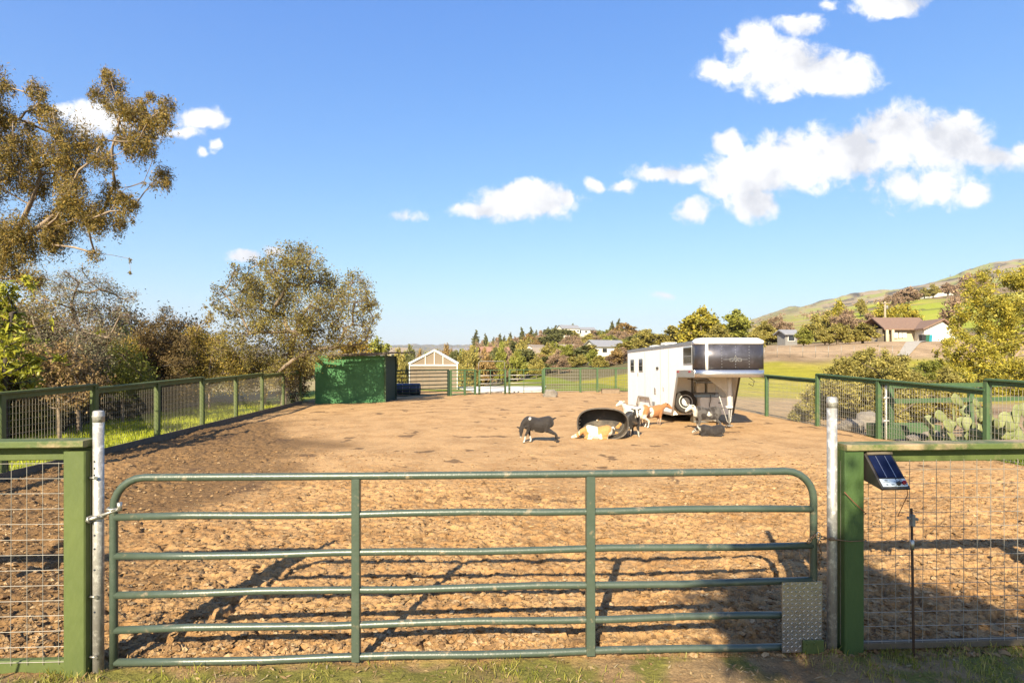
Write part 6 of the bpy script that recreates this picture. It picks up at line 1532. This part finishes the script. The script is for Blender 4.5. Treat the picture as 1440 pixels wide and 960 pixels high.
    for rname, d0, yb, xa, xb, n, w in rows:
        items = []
        for k in range(n):
            x = xa+(xb-xa)*(k+.2+.6*rn.random())/n; d = d0*rn.uniform(.88, 1.12)
            lm = rn.choice(['bgol', 'bgol', 'bgbr', 'bgbr', 'bgbr', 'bggr', 'bgor', 'conif'])
            yt = yb-rn.random()*9-(x-xa)/(xb-xa)*(10 if d0 > 120 else 4)
            if 'valley' in rname: yt += 8
            if d0 > 200: yt = max(yt, 463)
            if x < 740 and d0 > 200: yt += 8
            if d0 < 200 and any(a < x < b for a, b in ((746, 774), (790, 818), (840, 862))): yt += 8
            items.append((x, yt, w*rn.uniform(.7, 1.15), d, 'bare' if lm == 'bgbr' else 'tall' if lm == 'conif' else 'round', lm))
        cnt = {}
        for x, yt, w_, d, k, lm in sorted(items):
            j = cnt.get(lm, 0); cnt[lm] = j+1
            far_tree(f'{names[lm]} tree on the {rname}, {ORD[j]} such from the left', x, yt, w_, d, k, lm, group='trees on the slopes behind the yard', rz=rn.random()*6, var=rn.randrange(3))
    # unseen-to-count town trees on the plain
    rng = np.random.default_rng(8); V = []
    for q in range(4200):
        d = 350*(2500/350)**rng.random() if q < 900 else 1800*(7800/1800)**rng.random(); px = rng.uniform(-300, 760); X = (px-720)/FPX*d; z = gz(X, d); h = rng.uniform(5, 11)*(1 if q < 900 else 1.5); r = h*(.42 if q < 900 else .9); n = 34 if d < 900 else 16
        c = np.stack([rng.normal(0, .45, n)*r+X, rng.normal(0, .45, n)*r+d, z+h*.55+rng.normal(0, .24, n)*h], 1)
        V.append(leaf_quads(c, rng, h*.34, h*.24))
    V = np.concatenate(V); o = mesh_np('town_woods', V, np.arange(len(V)).reshape(-1, 4), LM['bgol']); tag(o, 'hazy treetops of the town spread over the far plain', 'woods', kind='stuff')
    V = []
    for _ in range(900):
        d = 480*(2400/480)**rng.random(); px = rng.uniform(960, 1700); X = (px-720)/FPX*d
        if vnoise(np.array([X/120]), np.array([d/160]), 3)[0] < .12: continue
        z = gz(X, d); h = rng.uniform(2, 6.5); r = h*.6; n = 26
        c = np.stack([rng.normal(0, .5, n)*r+X, rng.normal(0, .5, n)*r+d, z+h*.4+rng.normal(0, .25, n)*h], 1)
        V.append(leaf_quads(c, rng, h*.4, h*.3))
    V = np.concatenate(V); o = mesh_np('hill_brush', V, np.arange(len(V)).reshape(-1, 4), LM['bgbr']); tag(o, 'dark scrub scattered over the grassy hillside', 'brush', kind='stuff')

# ------------------------------------------------------------------ houses
def house(label, px, py, d, w, dp, h, rh, rot, wall, roof, nwin=3, name='house', chim=False, zfix=None, group='houses on the slopes'):
    X = (px-720)/FPX*d; z = zfix if zfix is not None else CAMZ-(py-HOR)/FPX*d
    zg = gz(X, d)
    o = empty(name, (X, d, z), rot, label, 'house', group)
    b = MB(); b.box((0, 0, h/2-1.5), (w, dp, h+3)); b.poly_prism([(-w/2, -dp/2, h), (-w/2, dp/2, h), (-w/2, 0, h+rh*.97)], (.15, 0, 0)); b.poly_prism([(w/2-.15, -dp/2, h), (w/2-.15, dp/2, h), (w/2-.15, 0, h+rh*.97)], (.15, 0, 0)); b.build('wall', M[wall], o)
    e = .5; b = MB()
    for s in (-1, 1):
        y0 = s*(dp/2+e); zz = h-rh*e/(dp/2)
        p = [Vector((-w/2-e, y0, zz)), Vector((w/2+e, y0, zz)), Vector((w/2+e, 0, h+rh)), Vector((-w/2-e, 0, h+rh))]
        b.hexa(p+[q+Vector((0, 0, .18)) for q in p])
    rf = b.build('roof', M[roof], o)
    if chim: b = MB(); b.box((w*.2, .6, h+rh+.2), (.7, .7, 1.5)); b.build('chimney', M['stuccowhite'], rf)
    for k in range(nwin):
        x = -w/2+w*(k+.5)/nwin; b = MB(); b.box((x, -dp/2-.03, h*.55), (min(1.5, w/nwin*.6), .06, 1.2)); f = b.build('window', M['ghwhite'], o)
        b = MB(); b.box((x, -dp/2-.07, h*.55), (min(1.3, w/nwin*.5), .03, 1.0)); b.build('pane', M['glass'], f)
    return o
def build_houses():
    H = [('pink-walled house low on the slope by the tall pipe arch', 695, 506, 175, 8, 7, 2.4, 1.4, .2, 'stuccopink', 'roofterra', 3),
         ('cream house with a white gable between bare trees', 754, 503, 165, 6.5, 6, 2.2, 1.4, .9, 'stuccowhite', 'roofpale', 2),
         ('pale house below the white gabled one, beside the olive tree', 766, 506, 160, 6, 6, 2.0, 1.3, -.2, 'stucco', 'roofpale', 3),
         ('white-walled house with a pale roof, upper of two together', 797, 502, 165, 7, 6, 2.2, 1.3, .3, 'stuccowhite', 'roofpale', 3),
         ('cream house lower and nearer than the white one', 810, 506, 160, 6.5, 6, 2.0, 1.3, -.5, 'stuccowhite', 'roofpale', 2),
         ('house with a bluish slate roof behind the trailer end', 851, 500, 150, 8.5, 7, 2.4, 1.5, .35, 'stuccowhite', 'roofslate', 2),
         ('large pale mansion on the ridge between conifers', 799, 470, 345, 11, 9, 3.4, 2, .3, 'stuccowhite', 'roofslate', 5),
         ('small pale house on the ridge right of the mansion', 822, 470, 350, 11, 8, 2.6, 1.5, .1, 'stuccowhite', 'roofslate', 3),
         ('terracotta-roofed house half hidden by bare trees', 733, 505, 190, 6.5, 6, 2.3, 1.4, 0, 'stuccopink', 'roofterra', 3),
         ('long tan house beside the greenhouse', 652, 506, 230, 9, 14, 3, 1.6, .2, 'stucco', 'roofslate', 2),
         ('cream house past the shed roof end', 560, 506, 190, 8, 8, 2.4, 1.5, .3, 'stucco', 'roofpale', 2),
         ('white house on the bright green hillside, left of a pair', 1310, 415, 520, 14, 9, 4, 2, .2, 'stuccowhite', 'roofslate', 3),
         ('white house on the bright green hillside, right of a pair', 1325, 412, 530, 14, 9, 4, 2, -.1, 'stuccowhite', 'roofslate', 3),
         ('grey timber shed behind the small round green tree', 1107, 482, 95, 2.2, 2, 1.5, .5, .2, 'steelgrey', 'roofslate', 1)]
    for l, *a in H: house(l, *a)
    rn = random.Random(31)
    for k in range(14):
        pass
    # the ranch house on the terrace
    d = 95.0; px = lambda x, dd=d: (x-720)/FPX*dd; pz = lambda y, dd=d: CAMZ-(y-HOR)/FPX*dd
    zb = 4.9; o = wthing('ranch_house', (px(1285), d, zb), 'long cream ranch house with a brown roof and a garage gable', 'house')
    zt = pz(463)
    b = MB(); b.hexa([Vector((px(1246), d, zb-2)), Vector((px(1302), d-.5, zb-2)), Vector((px(1302)+1, d+8, zb-2)), Vector((px(1246), d+8, zb-2)), Vector((px(1246), d, zt)), Vector((px(1302), d-.5, zt)), Vector((px(1302)+1, d+8, zt)), Vector((px(1246), d+8, zt))]); b.build('wall', M['stucco'], o)
    g0, g1, gd = px(1300, 92), px(1343, 92), 92.0; gzt, gzp = pz(463, gd), pz(450.5, gd); gm = (g0+g1)/2+.3
    b = MB(); b.poly_prism([Vector((g0, gd, zb-2)), Vector((g1, gd, zb-2)), Vector((g1, gd, gzt-.3)), Vector((gm, gd, gzp)), Vector((g0, gd, gzt))], (.8, 9, 0)); b.build('garage_wall', M['stuccowhite'], o)
    zr = pz(448, 99)
    b = MB()
    for y0, y1 in ((d-1.0, d+4.2), (d+9.0, d+4.2)):
        p = [Vector((px(1238), y0, zt-.15)), Vector((px(1304), y0-.3, zt-.15)), Vector((px(1318), y1, zr)), Vector((px(1248), y1, zr))]; b.hexa(p+[q+Vector((0, 0, .22)) for q in p])
    rf = b.build('roof', M['rooftile'], o)
    b = MB()
    for e, ez in ((g0-.6, gzt-.1), (g1+.6, gzt-.4)):
        p = [Vector((e, gd-.6, ez)), Vector((gm, gd-.6, gzp+.05)), Vector((gm+.8, gd+9.5, gzp+.05)), Vector((e+.8, gd+9.5, ez))]; b.hexa(p+[q+Vector((0, 0, .25)) for q in p])
    b.build('garage_roof', M['rooftile'], o)
    b = MB(); b.box((px(1291), d+3.6, zr+.35), (1.4, .9, 1.6)); b.build('chimney', M['stuccowhite'], rf)
    b = MB(); b.box((px(1233), d+5, zt+.8), (1.6, 2.5, 1.8)); b.build('chimney', M['stuccowhite'], rf)
    for x in (1258, 1265, 1272): b = MB(); b.rod((px(x), d+2.5, zr-.9), (px(x), d+2.5, zr+.3), .07, 6); b.build('vent_pipe', M['alu'], rf)
    for x0, x1 in ((1254, 1260), (1263, 1266), (1267, 1272), (1285, 1296)):
        b = MB(); b.box(((px(x0)+px(x1))/2, d-.32, (pz(467)+pz(474.5))/2), (px(x1)-px(x0)+.2, .12, pz(467)-pz(474.5)+.15)); f = b.build('window', M['ghwhite'], o)
        b = MB(); b.box(((px(x0)+px(x1))/2, d-.42, (pz(467)+pz(474.5))/2), (px(x1)-px(x0)-.1, .08, pz(467)-pz(474.5)-.1)); b.build('pane', M['glass'], f)
    for x in (1242, 1250, 1297): b = MB(); b.rod((px(x), d-1.0, zb-1), (px(x), d-1.0, zt-.15), .22, 8); b.build('porch_column', M['stucco'], o)
    b = MB(); b.box((px(1240), d-.1, zb+1.1), (1.6, .2, 2.2)); b.build('door', M['kick'], o)
    for x0, x1, mm in ((1316.5, 1326, 'roofpale'), (1328, 1339, 'steelgrey')):
        b = MB(); b.box(((px(x0, 92)+px(x1, 92))/2, gd-.06, (pz(466.5, 92)+zb)/2-.1), (px(x1, 92)-px(x0, 92)+.3, .10, pz(466.5, 92)-zb+.3)); f = b.build('garage_door', M['ghwhite'], o)
        b = MB(); b.box(((px(x0, 92)+px(x1, 92))/2, gd-.14, (pz(467.5, 92)+zb)/2-.1), (px(x1, 92)-px(x0, 92)-.15, .10, pz(467.5, 92)-zb)); b.build('door_leaf', M[mm], f)
    for x, mm, lab in ((1297, 'binblack', 'black wheeled bin standing by the house wall'), (1302, 'bingreen', 'green wheeled bin between the black and teal bins'), (1306, 'teal', 'teal wheeled bin standing by the garage wall')):
        q = Vector((px(x, 90), 90, 0)); q.z = gz(q.x, 90)-.02; q.z = max(q.z, zb-.25); w_ = wthing('wheeled_bin', tuple(q), lab, 'bin', 'bins beside the house')
        b = MB(); b.hexa([q+Vector((-.26, -.3, -.3)), q+Vector((.26, -.3, -.3)), q+Vector((.26, .25, -.3)), q+Vector((-.26, .25, -.3)), q+Vector((-.33, -.38, 1.0)), q+Vector((.33, -.38, 1.0)), q+Vector((.33, .35, 1.0)), q+Vector((-.33, .35, 1.0))]); b.build('bin_body', M[mm], w_)
        b = MB(); b.box(q+Vector((0, 0, 1.05)), (.72, .78, .09)); b.build('lid', M[mm], w_)
    p = Vector((px(1244.5, 104), 104, 0)); p.z = gz(p.x, 104); o = wthing('utility_pole', tuple(p), 'timber utility pole with a small transformer behind the ranch house', 'utility pole')
    zt2 = pz(424, 104); b = MB(); b.rod((p.x, p.y, p.z-.5), (p.x, p.y, zt2), .17, 8); b.build('pole', M['pole'], o)
    b = MB(); b.rod((p.x+.35, p.y, zt2-1.4), (p.x+.35, p.y, zt2-.7), .22, 8); b.build('transformer', M['steelgrey'], o)
    b = MB(); b.beam((p.x-.8, p.y-.2, zt2-.3), (p.x+.8, p.y-.2, zt2-.3), .1, .12); b.build('crossarm', M['pole'], o)
    # driveway ramp, terrace fence posts
    def sheet(name, pts, mm, lift=.06):
        V = []; n = 14; a, b_, c, d_ = [Vector(p) for p in pts]
        for i in range(n+1):
            for j in range(n+1):
                u, v = i/n, j/n; p = (a*(1-u)+b_*u)*(1-v)+(d_*(1-u)+c*u)*v; V.append((p.x, p.y, gz(p.x, p.y)+lift))
        F = [(i*(n+1)+j, (i+1)*(n+1)+j, (i+1)*(n+1)+j+1, i*(n+1)+j+1) for i in range(n) for j in range(n)]
        b = MB(); b.add(V, F, True); return tag(b.build(name, mm), kind='structure')
    P2 = lambda x, dd: (px(x, dd), dd, 0)
    sheet('driveway', [P2(1262, 66), P2(1278, 66), P2(1304, 90), P2(1280, 90)], M['drive'], .12)
    o = wthing('wire_fence', P2(1180, 66), 'thin pale post and wire fence along the house terrace edge', 'fence')
    last = None
    for k in range(12):
        x = 1075+k*18; q = Vector(P2(x, 67-.2*k)); q.z = gz(q.x, q.y); b = MB(); b.rod(q, q+Vector((0, 0, 1.3)), .03, 5); b.build('post', M['wire'], o)
        if last is not None:
            b = MB()
            for z in (.6, 1.3): b.rod(last+Vector((0, 0, z)), q+Vector((0, 0, z)), .012, 3)
            b.build('strand', M['wire'], o)
        last = q

def build_grass():
    rng = np.random.default_rng(2)
    # verge in front of the gate: tufts
    cx = rng.uniform(-4.6, 6.5, 1100); off = -rng.random(1100)**1.3*1.5
    cy = 4+GL*cx+off+.04
    w = np.where(cx > 2.0, 1.0, .42)*np.exp(-((cx-1.75)/.6)**2*1.2-0)*0+np.where(cx > 2.15, 1.0, .5)
    bare = np.exp(-((cx-1.5)/.75)**2); keep = rng.random(1100) < w*(1-.93*bare); keep &= (fbm(cx/.45, cy/.35, 2, 71) > -.12) | (cx > 2.2); cx, cy = cx[keep], cy[keep]
    n = 30; x = np.repeat(cx, n)+rng.normal(0, .055, len(cx)*n); y = np.repeat(cy, n)+rng.normal(0, .05, len(cx)*n)
    k = (y < 4+GL*x+.03) & (y > 2.4); x, y = x[k], y[k]; z = dirt_height(x, y)[0]+.005
    grass_blades('grass', x, y, z, .012, .075, .0028, [(.22, .25, .03), (.34, .33, .045), (.48, .40, .13), (.16, .20, .03)], 5, 'short patchy green and straw grass along the foot of the gate', .9)
    # long bright grass beyond the west fence
    N = 34000; y = rng.uniform(10, 28, N); x = fenceL(y)-.15-rng.random(N)**.8*4.2
    k = fbm(x/1.5, y/1.5, 2, 7) > -.35; x, y = x[k], y[k]
    grass_blades('grass', x, y, ground_z(x, y), .06, .22, .008, [(.42, .46, .03), (.55, .56, .04), (.33, .38, .03)], 6, 'bright green grass strip behind the kick-boarded fence', .6)
    N = 4000; y = rng.uniform(11.5, 15, N); x = fenceR(y)+.6+rng.random(N)*2.2
    grass_blades('grass', x, y, ground_z(x, y), .08, .3, .010, [(.16, .24, .02), (.24, .30, .03)], 8, 'bright green weeds at the foot of the prickly pears', .6)
# ------------------------------------------------------------------ build everything
build_land(); build_dirt(); scatter_debris(); build_grass()
build_front(); build_fences(); build_shed(); build_trailer(); build_tank(); build_goats()
build_left_trees(); build_right_trees(); build_shade(); build_far_trees(); build_houses()

def build_haze():
    m, nt, out = newmat('valley_haze'); v = nt.nodes.new('ShaderNodeVolumePrincipled'); nt.links.new(v.outputs[0], out.inputs['Volume'])
    v.inputs['Color'].default_value = (.86, .90, .97, 1); v.inputs['Density'].default_value = 7.0e-5; v.inputs['Anisotropy'].default_value = .2
    b = MB(); b.box((0, 0, 380), (24000, 24000, 920)); o = b.build('haze', m); tag(o, 'thin pale haze filling the valley air', 'haze', kind='stuff')
build_haze()
